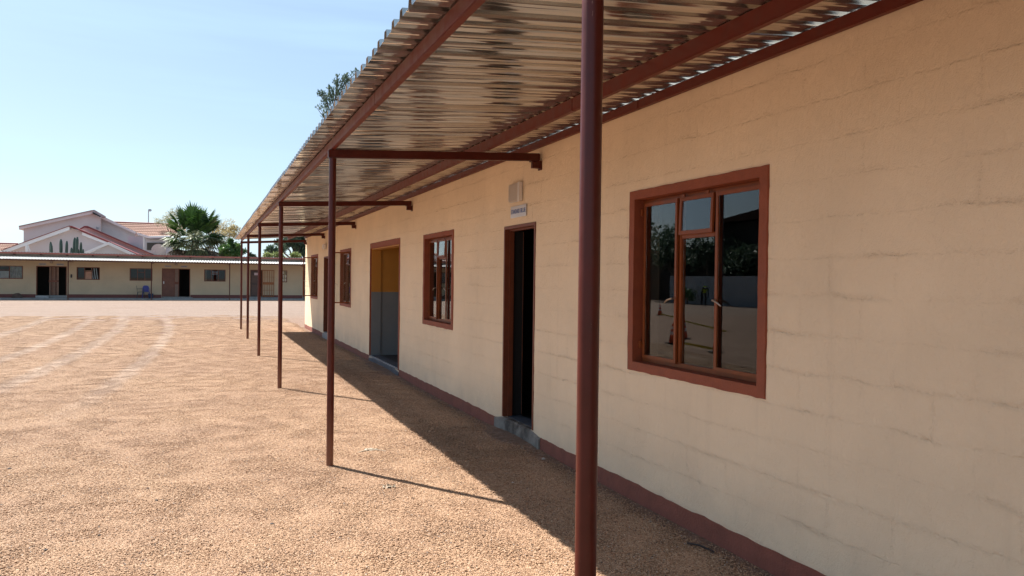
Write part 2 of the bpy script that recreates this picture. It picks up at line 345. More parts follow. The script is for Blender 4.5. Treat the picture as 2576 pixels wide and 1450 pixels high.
# gravel: patch of loose stones, scattered by geometry nodes over the part of the yard near enough to show stones
def gravel():
    PS = .55; nst = 2700; vs = []; fs = []; tone = []
    ico = [(0, 0, 1), (.894, 0, .447), (.276, .851, .447), (-.724, .526, .447), (-.724, -.526, .447), (.276, -.851, .447), (.6, .45, -.3), (-.6, .45, -.3), (-.5, -.55, -.3), (.6, -.45, -.3)]
    icf = [(0, 1, 2), (0, 2, 3), (0, 3, 4), (0, 4, 5), (0, 5, 1), (1, 6, 2), (2, 7, 3), (3, 8, 4), (4, 8, 5), (5, 9, 1), (1, 9, 6), (2, 6, 7), (3, 7, 8), (5, 8, 9)]
    ico = np.array(ico)
    for k in range(nst):
        r = .0034 + .0040*rng.random()**2.0 + (.006*rng.random() if rng.random() < .04 else 0)
        S = np.array([1, .6+.5*rng.random(), .45+.4*rng.random()])*r; a = rng.random()*6.28
        q = ico*(1+.22*(rng.random(ico.shape)-.5))*S
        c, s_ = math.cos(a), math.sin(a); q = np.stack([q[:, 0]*c-q[:, 1]*s_, q[:, 0]*s_+q[:, 1]*c, q[:, 2]+(rng.random()-.5)*.4*q[:, 0]], -1)
        q += [min(.34, max(-.34, rng.normal()*.135)), min(.34, max(-.34, rng.normal()*.135)), r*.10+.002*rng.random()]
        b = len(vs); vs += q.tolist(); fs += [tuple(j+b for j in f) for f in icf]; tone += [rng.random()]*len(icf)
    mb = MB(); mb.v = vs; mb.f = fs; mb.tone = tone; me = mb.mesh('gravel')
    o = link_mesh('gravel', me, M['pebble']); tag(o, 'loose pinkish gravel stones strewn over the yard and along the wall', 'gravel', kind='stuff')
    pts = []
    for yy in np.arange(1.6, 34., .225):
        for xx in np.arange(-14., WX+.1, .225):
            zc = xx*CF.x + yy*CF.y; xc = xx*CR.x + yy*CR.y
            if zc < 3.3 or abs(xc) > zc*.72+.5 or zc > 32: continue
            if zc > 18 and rng.random() < (zc-18)/14: continue
            tk_ = min(abs(xx-(x0_-.004*(yy-21)**2)) for x0_ in (-.98, -2.36, -3.45, -4.9, -6.5))
            if yy > 10.5 and tk_ < .19 and rng.random() < .85: continue
            x_ = xx+(rng.random()-.5)*.2; y_ = yy+(rng.random()-.5)*.2
            if x_ > WX-.34: x_ = WX-.35-rng.random()*.05
            pts.append((x_, y_, float(ground_z(x_, y_))+.0035))
    # the scatter points ride in as a second set of loose vertices is avoided: a node group builds them from a curve line per point
    g = bpy.data.node_groups.new('scatter', 'GeometryNodeTree')
    g.interface.new_socket('Geometry', in_out='INPUT', socket_type='NodeSocketGeometry'); g.interface.new_socket('Geometry', in_out='OUTPUT', socket_type='NodeSocketGeometry')
    gi = g.nodes.new('NodeGroupInput'); go = g.nodes.new('NodeGroupOutput'); L = g.links.new
    # separate: faces are the stone patch, loose edge-less vertices are the scatter points
    n0 = len(me.vertices); me.vertices.add(len(pts))
    co = np.array(pts, 'f').reshape(-1); buf = np.empty(len(me.vertices)*3, 'f'); me.vertices.foreach_get('co', buf); buf[n0*3:] = co; me.vertices.foreach_set('co', buf)
    at_ = me.attributes.new('spot', 'FLOAT', 'POINT'); arr = np.zeros(len(me.vertices), 'f'); arr[n0:] = 1; at_.data.foreach_set('value', arr); me.update()
    na = g.nodes.new('GeometryNodeInputNamedAttribute'); na.data_type = 'FLOAT'; na.inputs[0].default_value = 'spot'
    sp = g.nodes.new('GeometryNodeSeparateGeometry'); sp.domain = 'POINT'; L(gi.outputs[0], sp.inputs[0]); L(na.outputs[0], sp.inputs[1])
    iop = g.nodes.new('GeometryNodeInstanceOnPoints'); L(sp.outputs['Selection'], iop.inputs['Points']); L(sp.outputs['Inverted'], iop.inputs['Instance'])
    rv = g.nodes.new('FunctionNodeRandomValue'); rv.data_type = 'FLOAT_VECTOR'; rv.inputs[0].default_value = (-.02, -.02, 0); rv.inputs[1].default_value = (.02, .02, 6.283)
    L(rv.outputs[0], iop.inputs['Rotation']); L(iop.outputs[0], go.inputs[0])
    md = o.modifiers.new('scatter', 'NODES'); md.node_group = g
    return o
gravel()

# ================================================================== NEAR BUILDING
Y0, Y1, ZT = -7.0, 25.05, 2.83
near = empty('classroom_building', (WX, 9, 0), 'long single storey cream blockwork classroom building with red-brown window surrounds, running along the right side', 'building')
# openings: kind, y0, y1, z0, z1 (clear hole in the wall)
WIN = [(3.525, 4.890, .999, 2.178), (9.388, 10.700, 1.003, 2.152), (16.815, 18.12, 1.01, 2.175), (22.16, 23.50, 1.04, 2.19), (-2.6, -1.2, 1.0, 2.17)]
DOOR = (6.715, 7.545, .152, 2.140); DOOR2 = (20.06, 20.90, .152, 2.145); PASS = (12.265, 14.640, .10, 2.150)
HOLES = WIN + [DOOR, DOOR2, PASS]
def subtract(r, holes):
    rs = [r]
    for (a, b, c, d) in holes:
        nr = []
        for (y0, y1, z0, z1) in rs:
            if a >= y1-1e-6 or b <= y0+1e-6 or c >= z1-1e-6 or d <= z0+1e-6: nr.append((y0, y1, z0, z1)); continue
            if y0 < a: nr.append((y0, a, z0, z1))
            if y1 > b: nr.append((b, y1, z0, z1))
            ya, yb = max(y0, a), min(y1, b)
            if z0 < c: nr.append((ya, yb, z0, c))
            if z1 > d: nr.append((ya, yb, d, z1))
        rs = nr
    return [q for q in rs if q[1]-q[0] > .012 and q[3]-q[2] > .012]
HB = [(a-.003, b+.003, c-.003, d_+.003) for a, b, c, d_ in HOLES]
body = MB()
ycuts = sorted({Y0, Y1-.01} | {v for h in HB for v in h[:2]})
for a, b in zip(ycuts[:-1], ycuts[1:]):
    for (p, q, r, s) in subtract((a, b, -.3, ZT), HB): body.box(WX+.006, WX+.20, p, q, r, s)
body.box(WX+.21, 9.4, Y1-.20, Y1-.01, -.3, ZT-.1); body.box(9.2, 9.4, Y0, Y1-.2, -.3, ZT-.1); body.box(WX+.21, 9.4, Y0, Y0+.2, -.3, ZT-.1)
wallo = body.build('wall', M['wall'], near)
MB().box(WX+.20, WX+.21, Y0, Y0+.01, 0, .1).v
# end wall face blocks at the far corner are part of the wall body; painted block face along Y
ROWH, BL = .2, .4
def wall_h(y, z):
    """outward relief of the bagged blockwork in metres"""
    h = (vnoise(y*14, z*14, 5)-.5)*.0022 + (vnoise(y*2.2, z*2.2, 6)-.5)*.006 + (vnoise(y*40, z*40, 7)-.5)*.0012
    vis = np.clip((vnoise(y*1.6, z*2.1, 8)-.42)*2.4, .0, 1)
    row = np.floor((z-.117+2)/ROWH); fz = (z-.117+2)/ROWH-row; dz = np.minimum(fz, 1-fz)*ROWH
    fa = (y+40)/BL + .5*np.mod(row, 2); fa = fa-np.floor(fa); da = np.minimum(fa, 1-fa)*BL
    return h - vis*(0.0015*np.exp(-(dz/.007)**2)+.0009*np.exp(-(da/.006)**2))
def axis(a, b, n):
    L_ = b-a; base = np.linspace(0, L_, n+1); e = [.004, .010, .022]
    q = np.concatenate([base, [v for v in e if v < L_/2-.004], [L_-v for v in e if v < L_/2-.004]])
    return a+np.unique(np.round(q, 4))
def block_mesh(mbs, y0, y1, z0, z1, fine=True):
    ya = axis(y0, y1, max(1, int((y1-y0)/.055))) if fine else np.array([y0, y0+.012, y1-.012, y1]) if y1-y0 > .04 else np.array([y0, y1])
    za = axis(z0, z1, max(1, int((z1-z0)/.05))) if fine else np.array([z0, z0+.012, z1-.012, z1]) if z1-z0 > .04 else np.array([z0, z1])
    yy, zz = np.meshgrid(ya, za); h = wall_h(yy, zz); nx_, ny_ = len(ya), len(za)
    e = .004
    dy = (wall_h(yy+e, zz)-wall_h(yy-e, zz))/(2*e); dzz = (wall_h(yy, zz+e)-wall_h(yy, zz-e))/(2*e)
    b = len(mbs['v']); mbs['v'] += np.stack([WX-h, yy, zz], -1).reshape(-1, 3).tolist()
    nn = np.stack([-np.ones_like(dy), -dy*.8, -dzz*.8], -1); nn /= np.linalg.norm(nn, axis=-1, keepdims=True); mbs['n'] += nn.reshape(-1, 3).tolist()
    idx = b+np.arange(nx_*ny_).reshape(ny_, nx_)
    mbs['f'] += np.stack([idx[:-1, :-1], idx[1:, :-1], idx[1:, 1:], idx[:-1, 1:]], -1).reshape(-1, 4).tolist()
    # skirt back into the wall
    rim = list(idx[0, :]) + list(idx[1:, -1]) + list(idx[-1, -2::-1]) + list(idx[-2:0:-1, 0]); k = len(rim); b2 = len(mbs['v'])
    for r_ in rim:
        p = mbs['v'][r_]; mbs['v'].append([WX+.03, p[1], p[2]]); mbs['n'].append(mbs['n'][r_])
    for j in range(k): mbs['f'].append([rim[j], rim[(j+1) % k], b2+(j+1) % k, b2+j])
def finish_block(d, name):
    me = bpy.data.meshes.new(name); me.from_pydata(d['v'], [], d['f']); me.polygons.foreach_set('use_smooth', [True]*len(me.polygons))
    me.update(); me.normals_split_custom_set_from_vertices(d['n']); return link_mesh(name, me, M['wall'], wallo)
rects = []
nrow = int(math.ceil((ZT+.0-(.117-ROWH))/ROWH))
for r_ in range(-1, nrow):
    z0 = .117+r_*ROWH; z1_ = min(z0+ROWH, ZT); z0 = max(z0, -.05)
    if z1_-z0 < .02: continue
    rowi = math.floor((z0+.01-.117+2)/ROWH); off = (.5 if rowi % 2 else 0)*BL
    k0 = math.floor((Y0+40+off)/BL)
    y = k0*BL-40-off
    while y < Y1:
        a, b = max(y, Y0), min(y+BL, Y1); y += BL
        if b-a < .012: continue
        rects += subtract((a, b, z0, z1_), HB)
def visible(r):
    yc = (r[0]+r[1])/2; zc = WX*CF.x+yc*CF.y; xc = WX*CR.x+yc*CR.y
    return zc > .5 and xc < zc*.70
vis_r = sorted([r for r in rects if visible(r)], key=lambda r: -(r[1]-r[0])*(r[3]-r[2])/((r[0]+r[1])/2)**3)
for r in vis_r[:296]:
    d = {'v': [], 'n': [], 'f': []}; block_mesh(d, *r); finish_block(d, 'block')
d = {'v': [], 'n': [], 'f': []}
for r in vis_r[296:] + [r for r in rects if not visible(r)]: block_mesh(d, *r, fine=False)
tag(finish_block(d, 'block_field'), kind='stuff')
# corner end face in sun
MB().box(WX-.001, WX+.21, Y1-.01, Y1, -.3, ZT).build('wall_end', M['wall_x'], near)

# plinth: painted foot of the wall, wobbling top edge
def plinth(y0, y1):
    n = max(2, int((y1-y0)/.06)); ya = np.linspace(y0, y1, n+1)
    top = .117 + (vnoise(ya*3, ya*0, 21)-.5)*.012 + (vnoise(ya*14, ya*0, 22)-.5)*.012; th = .007 + (vnoise(ya*8, ya*0, 23)-.5)*.006
    vs = []; fs = []
    for i_, y in enumerate(ya):
        vs += [(WX-th[i_], y, -.08), (WX-th[i_]-.001, y, top[i_]*.5), (WX-th[i_]+.001, y, top[i_]-.004), (WX+.004, y, top[i_])]
        if i_: b = 4*i_; fs += [(b-4+j, b-3+j, b+1+j, b+j) for j in range(3)]
    mb = MB().add(vs, fs); mb.build('plinth', M['plinth'], near, smooth=True, fixn=False)
ends = [Y0, 6.542, 7.748, PASS[0]-.0, PASS[1]+.0, 19.95, 21.0, Y1]
for a, b in ((Y0, 6.540), (7.750, 12.20), (14.665, 19.97), (20.98, Y1)): plinth(a, b)
pl = MB(); pl.box(WX-.008, WX+.2, Y1, Y1+.008, -.1, .117); pl.build('plinth', M['plinth'], near)

# surround bands round the openings, hand-painted edge
def surround(y0, y1, z0, z1, t, yl=None, yr=None, bottom=True, name='surround', parent=None, depth=.085):
    """ring from inner hole (y0..z1) outward by t, reveals going in by depth"""
    def side(p0, p1, nrm):  # outer edge polyline with wobble
        n = max(3, int((Vector(p1)-Vector(p0)).length/.035)); return [(p0[0]+(p1[0]-p0[0])*k/n, p0[1]+(p1[1]-p0[1])*k/n) for k in range(n+1)]
    tl, tr, tt, tb = t
    ii = [(y0, z0), (y0, z1), (y1, z1), (y1, z0)]; oo = [(y0-tr, z0-tb), (y0-tr, z1+tt), (y1+tl, z1+tt), (y1+tl, z0-tb)]
    segs = [(0, 1), (1, 2), (2, 3)] + ([(3, 0)] if bottom else [])
    mb = MB()
    for a, b in segs:
        po = side(oo[a], oo[b], 0); pi = side(ii[a], ii[b], 0); n = min(len(po), len(pi))-1
        po = [(oo[a][0]+(oo[b][0]-oo[a][0])*k/n, oo[a][1]+(oo[b][1]-oo[a][1])*k/n) for k in range(n+1)]
        pi = [(ii[a][0]+(ii[b][0]-ii[a][0])*k/n, ii[a][1]+(ii[b][1]-ii[a][1])*k/n) for k in range(n+1)]
        vs = []; fs = []
        for k in range(n+1):
            w_ = (float(vnoise(po[k][0]*17, po[k][1]*17, 31))-.5)*.007*(0 < k < n)
            o_ = (po[k][0]+(w_ if a % 2 == 0 else 0), po[k][1]+(w_ if a % 2 == 1 else 0)); th = .008+.004*float(vnoise(po[k][0]*9, po[k][1]*9, 32))
            vs += [(WX+.003, *o_), (WX-th, o_[0]+(pi[k][0]-o_[0])*.07, o_[1]+(pi[k][1]-o_[1])*.07), (WX-th, *pi[k]), (WX+depth, pi[k][0], pi[k][1])]
            if k: q = 4*k; fs += [(q-4+j, q-3+j, q+1+j, q+j) for j in range(3)]
        mb.add(vs, fs)
    return mb.build(name, M['surround'], parent or near, smooth=True)

# steel window; returns the part
GX = WX+.085
def window(y0, y1, z0, z1, label=None, near_open=0., hopper=.06):
    wn = surround(y0, y1, z0, z1, (.075, .072, .066, .068), name='window')
    # a real thing-part: the surround carries frame, sashes and panes as sub-parts
    fr = MB(); e = .0015; b = .034; xa, xb = GX-.012, GX+.024
    m1, m2 = y0+(y1-y0)*.365, y0+(y1-y0)*.655; zt = z0+(z1-z0)*.755
    fr.box(xa, xb, y0+e, y1-e, z0+e, z0+b); fr.box(xa, xb, y0+e, y1-e, z1-b, z1-e)
    fr.box(xa, xb, y0+e, y0+b, z0+b, z1-b); fr.box(xa, xb, y1-b, y1-e, z0+b, z1-b)
    for mm in (m1, m2): fr.box(xa, xb, mm-.016, mm+.016, z0+b, z1-b)
    fr.box(xa, xb, m1+.016, m2-.016, zt-.015, zt+.015)
    o = fr.build('frame', M['frame_red'], wn, bevel=.003)
    def sash(a, b_, c, d, ang=0., pivot=None, ax='Z'):
        R = Matrix.Identity(4)
        if ang: R = Matrix.Translation(pivot) @ Matrix.Rotation(ang, 4, ax) @ Matrix.Translation(-Vector(pivot))
        s_ = MB(); t = .026; xx0, xx1 = GX-.030, GX-.0125
        s_.box(xx0, xx1, a, b_, c, c+t, R); s_.box(xx0, xx1, a, b_, d-t, d, R); s_.box(xx0, xx1, a, a+t, c+t, d-t, R); s_.box(xx0, xx1, b_-t, b_, c+t, d-t, R)
        s_.build('sash', M['frame_red'], wn, bevel=.002)
        g_ = MB(); g_.box(xx0+.008, xx0+.011, a+t+.0004, b_-t-.0004, c+t+.0004, d-t-.0004, R); g_.build('pane', M['glass'], wn)
        return R
    def handle(R, y, z, flip=1):
        h = MB(); P = lambda *p: R @ Vector(p)
        h.tube(P(GX-.030, y, z), P(GX-.055, y, z), .006, n=8); h.tube(P(GX-.055, y, z), P(GX-.060, y-flip*.05, z-.012), .007, .006, 8); h.tube(P(GX-.060, y-flip*.05, z-.012), P(GX-.056, y-flip*.09, z-.034), .006, .004, 8)
        h.build('handle', M['brass'], wn, smooth=True)
    a0, a1 = y0+b-.006, m1-.012
    R = sash(a0, a1, z0+b-.006, z1-b+.006, near_open, (GX-.03, a0, 0))
    handle(R, a1-.013, z0+(z1-z0)*.40, 1)
    R = sash(m2+.012, y1-b+.006, z0+b-.006, z1-b+.006, -.006, (GX-.03, y1-b, 0)); handle(R, m2+.026, z0+(z1-z0)*.40, -1)
    sash(m1+.012, m2-.012, zt+.010, z1-b+.006, hopper, (GX-.03, 0, z1-b), 'Y')
    g_ = MB(); g_.box(GX+.004, GX+.007, m1+.0165, m2-.0165, z0+b+.0005, zt-.0155); g_.build('pane', M['glass'], wn)
    hg = MB()
    for yy, zz in ((y0+.004, z0+.10), (y0+.004, z1-.12), (y1-.028, z0+.10), (y1-.028, z1-.12)): hg.box(GX-.045, GX-.031, yy, yy+.022, zz, zz+.05)
    for yy in (m1+.05, m2-.08): hg.box(GX-.040, GX-.031, yy, yy+.03, z1-b+.004, z1-b+.022)
    hg.build('hinge', M['frame_red'], wn)
    if label: wn['label'] = label
    rv_ = MB(); rv_.box(WX+.116, WX+.2056, y1-.008, y1+.001, z0-.001, z1+.001); rv_.box(WX+.116, WX+.2056, y0-.001, y0+.008, z0-.001, z1+.001); rv_.box(WX+.116, WX+.2056, y0+.0085, y1-.0085, z0-.001, z0+.006); rv_.build('reveal_lining', M['reveal'], wn)  # curtain-brown lining added to darken the cream reveal
    return wn
M['reveal'] = simple('curtain_brown_lining', (.10, .075, .05), .8)
M['brass'] = simple('dull_metal_handle', (.42, .36, .30), .35, .1, 20, Metallic=.9)
window(*WIN[0], hopper=.035); window(*WIN[1], hopper=.05); window(*WIN[2], near_open=math.radians(88)); window(*WIN[3], near_open=math.radians(92)); window(*WIN[4])

# classroom doors with pressed steel frames and concrete steps
def door(y0, y1, z0, z1, step=True):
    fr = MB(); xs_ = [(WX-.006, WX+.045, .032), (WX+.045, WX+.095, .048)]
    for xa, xb, t in xs_:
        fr.box(xa, xb, y0, y0+t, z0, z1-t); fr.box(xa, xb, y1-t, y1, z0, z1-t); fr.box(xa, xb, y0, y1, z1-t, z1)
    f = fr.build('door_frame', M['door_red'], near, bevel=.003)
    ln = MB(); ln.box(WX+.0955, WX+.2055, y0-.001, y0+.02, z0, z1-.02); ln.box(WX+.0955, WX+.2055, y1-.02, y1+.001, z0, z1-.02); ln.box(WX+.0955, WX+.2055, y0-.001, y1+.001, z1-.02, z1+.001); ln.build('door_reveal_shade', M['dark'], near)  # near-black boxes put the shadow of the door reveal into colour
    lf = MB(); R = Matrix.Translation((WX+.17, y1-.06, 0)) @ Matrix.Rotation(math.radians(76), 4, 'Z')
    lf.box(0, .042, -.76, 0, z0+.008, z1-.045, Matrix.Translation((WX+.215, y1-.02, 0)) @ Matrix.Rotation(math.radians(168), 4, 'Z'))
    l = lf.build('door', M['door_wood'], near, bevel=.003)
    h = MB(); RR = Matrix.Translation((WX+.215, y1-.02, 0)) @ Matrix.Rotation(math.radians(168), 4, 'Z')
    h.tube(RR @ Vector((-.001, -.69, 1.1)), RR @ Vector((-.05, -.69, 1.1)), .010, n=8); h.tube(RR @ Vector((-.05, -.69, 1.1)), RR @ Vector((-.05, -.58, 1.1)), .009, n=8)
    h.build('handle', M['brass'], l, smooth=True)
def step(y0, y1, zt0, mat, name='doorstep', x0=-.018):
    s_ = MB(); n = 14; vs = []; fs = []
    for k in range(n+1):
        y = y0+(y1-y0)*k/n; zt = zt0-.038*max(0, abs(2*k/n-1)-.62)/.38; j = (float(vnoise(y*12, 0, 41))-.5)*.016; j2 = (float(vnoise(y*9, 3, 42))-.5)*.012
        vs += [(WX+x0+j, y, -.08), (WX+x0+j*.7, y, zt-.015+j2), (WX+x0+.016, y, zt+j2*.4), (WX+.05, y, zt)]
        if k: q = 4*k; fs += [(q-4+i_, q-3+i_, q+1+i_, q+i_) for i_ in range(3)]
    fs += [(0, 1, 2, 3), (4*n, 4*n+3, 4*n+2, 4*n+1)]
    return s_.add(vs, fs).build(name, mat, near)
def step_mat():
    n = N('stained_step_concrete'); x, y, z = n.sep(n.pos)
    c = n.mix(n.rng(n.noise(n.pos, 9, 5), .3, .7), (.15, .135, .115), (.25, .23, .205))
    st = n.math('MULTIPLY', n.rng(n.math('ABSOLUTE', n.math('SUBTRACT', y, 7.12)), .22, .42, 1, 0, True), n.rng(n.noise(n.pos, 7, 4), .32, .55))
    return n.fin(n.mix(st, c, (.055, .045, .038)), .8, n.bump(n.noise(n.pos, 60, 4), .5, .006))
M['step'] = step_mat()
for (a, b, q) in ((DOOR[0], DOOR[1], .1535), (DOOR2[0], DOOR2[1], .1535), (PASS[0], PASS[1], .1165)): MB().box(WX+.0515, WX+.2055, a-.001, b+.001, .03, q).build('threshold', M['dark_step'], near)
door(*DOOR); step(6.543, 7.747, .1500, M['step']); door(*DOOR2); step(19.975, 20.975, .150, M['concrete'])
# passage through the building
surround(PASS[0], PASS[1], .10, PASS[3], (.008, .056, .10, 0), bottom=False, name='passage_surround', depth=.022)
step(12.205, 14.66, .110, M['dark_step'])
MB().box(WX-.012, WX+.03, 12.28, 14.63, .111, .1155).build('step_edge', simple('worn_pale_step_edge', (.42, .42, .43), .7), near)
pm = MB(); pm.box(WX+.206, 8.2, 14.645, 14.72, .0, 2.75); pm.box(WX+.206, 8.2, 12.18, 12.255, .0, 2.75); pm.box(8.2, 8.27, 12.256, 14.644, 0, 2.75); pm.box(WX+.023, WX+.2055, 14.622, 14.642, .115, 2.151); pm.box(WX+.023, WX+.2055, 12.263, 12.280, .115, 2.151); pm.box(WX+.023, WX+.2055, 12.281, 14.621, 2.130, 2.1515)
pm.build('passage_wall', M['passage'], near)
MB().box(WX+.206, 8.2, 12.256, 14.644, .02, .112).build('passage_floor', M['interior_floor'], near)
# rooms: floor, ceiling, partitions
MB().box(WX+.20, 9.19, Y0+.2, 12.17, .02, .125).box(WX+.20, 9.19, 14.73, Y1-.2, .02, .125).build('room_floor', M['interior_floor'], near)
MB().box(9.15, 9.185, Y0+.21, 12.16, .13, 2.61).box(9.15, 9.185, 14.74, Y1-.21, .13, 2.61).build('dark_room_lining', M['interior'], near)  # dark lining added over the cream back wall so the rooms stay black
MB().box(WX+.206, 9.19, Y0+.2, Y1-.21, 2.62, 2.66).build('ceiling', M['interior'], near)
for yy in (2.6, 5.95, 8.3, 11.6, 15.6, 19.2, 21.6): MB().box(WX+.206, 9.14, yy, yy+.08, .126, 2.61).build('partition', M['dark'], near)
# main roof sloping away to the back
rf = MB(); zr = ZT+.02; rf.add([(WX+.02, Y0-.1, zr), (WX+.02, Y1+.05, zr), (9.8, Y1+.05, zr-.28), (9.8, Y0-.1, zr-.28), (WX+.02, Y0-.1, zr-.03), (WX+.02, Y1+.05, zr-.03), (9.8, Y1+.05, zr-.31), (9.8, Y0-.1, zr-.31)],
       [(0, 1, 2, 3), (4, 7, 6, 5), (0, 4, 5, 1), (1, 5, 6, 2), (2, 6, 7, 3), (3, 7, 4, 0)])
rf.build('roof', M['roof_far'], near)

# ================================================================== NEAR VERANDA
ver = empty('veranda_canopy', (.984, 9, 0), 'lean-to canopy of galvanised box-rib sheets on dark red steel posts beside the near classroom wall', 'canopy')
PY = [-7.4+.0, -2.78, 1.90, 6.623, 11.468, 16.226, 20.763, 24.787]
for i_, y in enumerate(PY):
    po = MB(); po.tube((.984, y, -.15), (.984, y, 2.594), .0300, n=28); o = po.build('post', M['steel_red'], ver, smooth=True)
    cb = MB(); dz = .0
    x0_, x1_ = .945, 2.888
    za, zb = 2.594, 2.70
    vs = [(x0_, y-.026, za), (x0_, y+.026, za), (x0_, y+.026, za+.070), (x0_, y-.026, za+.070), (x1_, y-.026, zb), (x1_, y+.026, zb), (x1_, y+.026, zb+.070), (x1_, y-.026, zb+.070)]
    cb.add(vs, [(0, 1, 2, 3), (4, 7, 6, 5), (0, 4, 5, 1), (1, 5, 6, 2), (2, 6, 7, 3), (3, 7, 4, 0)])
    cb.build('cross_beam', M['steel_red'], ver, bevel=.006)
    br = MB(); br.box(WX-.012, WX+.0, y-.035, y+.035, 2.615, 2.698); br.box(2.80, WX-.0125, y-.034, y+.034, 2.688, 2.697); br.box(2.815, WX-.0125, y-.022, y+.022, 2.63, 2.687)
    br.build('wall_bracket', M['steel_red'], ver)
def purlin(x, zb, zt, name='purlin', w_=.040):
    cuts = [Y0-.6, -1.2, 4.8, 10.9, 17.0, 25.0]
    for a, b in zip(cuts[:-1], cuts[1:]):
        p = MB(); p.box(x, x+w_, a+.0015, b-.0015, zb, zt); p.build(name, M['purlin_red'], ver, bevel=.004)
purlin(.965, 2.666, 2.746); purlin(2.336, 2.757, 2.846); purlin(2.858, 2.822, 2.885)
# sheets
SLOPE = .0738; EX = .796
def sheet_z(x): return 2.748+SLOPE*(x-.985)
PITCH_R = .161; RIB_Y0 = 3.210
def profile(t):
    """box-rib profile height at phase 0..1 (rib centred on 0)"""
    d = min(t, 1-t)*PITCH_R
    if d < .017: return .036
    if d < .031: return .036*(1-(d-.017)/.014)
    return 0.
PH = [(-.030, 0), (-.021, .040), (.021, .040), (.030, 0), (.058, 0), (.062, .0025), (.068, .0025), (.072, 0), (.099, 0)]
k = math.ceil((25.02-RIB_Y0)/PITCH_R/4)
for s_ in range(-17, k):
    yb = RIB_Y0 + s_*4*PITCH_R
    pts = []
    for r_ in range(5):
        for (dy, h) in PH:
            y = yb + r_*PITCH_R + dy
            if r_ == 4 and dy > .050: break
            pts.append((y, h))
    if yb > 25.0: break
    pts = [(min(y, 25.02), h) for y, h in pts]
    xd = [EX + (2.985-EX)*q for q in (0, .12, .3, .5, .7, .85, 1)]
    j1, j2 = random.uniform(-.004, .004), random.uniform(-.006, .006); lap = -.0022
    vs = []; fs = []; npt = len(pts)
    for xi, x in enumerate(xd):
        for pi_, (y, h) in enumerate(pts):
            o_ = lap if pi_ >= 36 else 0.
            o_ += -.010 if pi_ == npt-1 else 0.            # lip of the lapped edge hangs a little open
            sag = -.004*math.sin(math.pi*(xi/6))*(h == 0)*abs(math.sin(pi_*1.7+s_))
            vs.append((x + (j1 if xi == 0 else 0), y, sheet_z(x)+.0035+h+o_+sag + (j2*.3 if xi == 0 else 0)))
    for xi in range(len(xd)-1):
        for pi_ in range(npt-1):
            b = xi*npt+pi_; fs.append((b, b+1, b+npt+1, b+npt))
    # thickness
    n0 = len(vs); vs += [(a, b_, c+.0012) for a, b_, c in vs]; fs += [tuple(i2+n0 for i2 in f)[::-1] for f in fs]
    for pi_ in range(npt-1): fs.append((pi_, pi_+n0, pi_+1+n0, pi_+1)); e_ = (len(xd)-1)*npt+pi_; fs.append((e_, e_+1, e_+1+n0, e_+n0))
    MB().add(vs, fs).build('roof_sheet', M['roof'], ver, fixn=False)

# lamp and sign over the classroom door
lamp = empty('bulkhead_lamp', (WX, 7.19, 2.46), 'white rectangular bulkhead lamp on the cream wall above the sign over the near doorway', 'lamp')
lb = MB(); lb.box(WX-.048, WX-.006, 7.042, 7.080, 2.365, 2.556); lb.box(WX-.018, WX-.006, 7.081, 7.345, 2.368, 2.558); lb.build('casing', M['white'], lamp, bevel=.004)
n_ = N('milky_lamp_cover'); mc = n_.fin((.66, .56, .46), .3); n_.b.inputs['Transmission Weight'].default_value = .35
MB().box(WX-.044, WX-.0185, 7.0815, 7.340, 2.372, 2.554).build('cover', mc, lamp, bevel=.010)
sg = empty('door_sign', (WX, 7.14, 2.27), 'small white sign reading STANDARD BLUE above the near dark doorway', 'sign')
MB().box(WX-.012, WX-.007, 6.935, 7.343, 2.214, 2.329).build('panel', simple('white_sign_laminate', (.66, .67, .70), .12, .04), sg, bevel=.001)
def text_mesh(s, size, mat, name, parent, M_, squeeze=1.):
    cu = bpy.data.curves.new('t', 'FONT'); cu.body = s; cu.size = size; cu.align_x = 'CENTER'; cu.align_y = 'CENTER'; cu.offset = size*.012; cu.extrude = .0006
    to = bpy.data.objects.new('t', cu); COL.objects.link(to); dg = bpy.context.evaluated_depsgraph_get()
    me = bpy.data.meshes.new_from_object(to.evaluated_get(dg)); bpy.data.objects.remove(to)
    w_ = max(v.co.x for v in me.vertices)-min(v.co.x for v in me.vertices)
    me.transform(Matrix.Diagonal((squeeze/w_, 1, 1, 1))); me.transform(M_); me.name = name
    return link_mesh(name, me, mat, parent)
# text faces -X, reading direction is towards -Y as seen from the yard
Mt = Matrix.Translation((WX-.0132, 7.139, 2.272)) @ Matrix(((0, 0, -1, 0), (-1, 0, 0, 0), (0, 1, 0, 0), (0, 0, 0, 1)))
text_mesh('STANDARD', .062, simple('blue_sign_ink', (.02, .07, .28), .3, .05), 'lettering', sg, Matrix.Translation((0, .072, 0)) @ Mt, .225)
text_mesh('BLUE', .062, bpy.data.materials['blue_sign_ink'], 'lettering', sg, Matrix.Translation((0, -.126, 0)) @ Mt, .125)

lm2 = empty('bulkhead_lamp', (WX, 20.5, 2.42), 'small pale bulkhead lamp on the cream wall above the far doorway of the near building', 'lamp')
MB().box(WX-.09, WX-.006, 20.42, 20.62, 2.33, 2.47).build('casing', M['white'], lm2, bevel=.02)

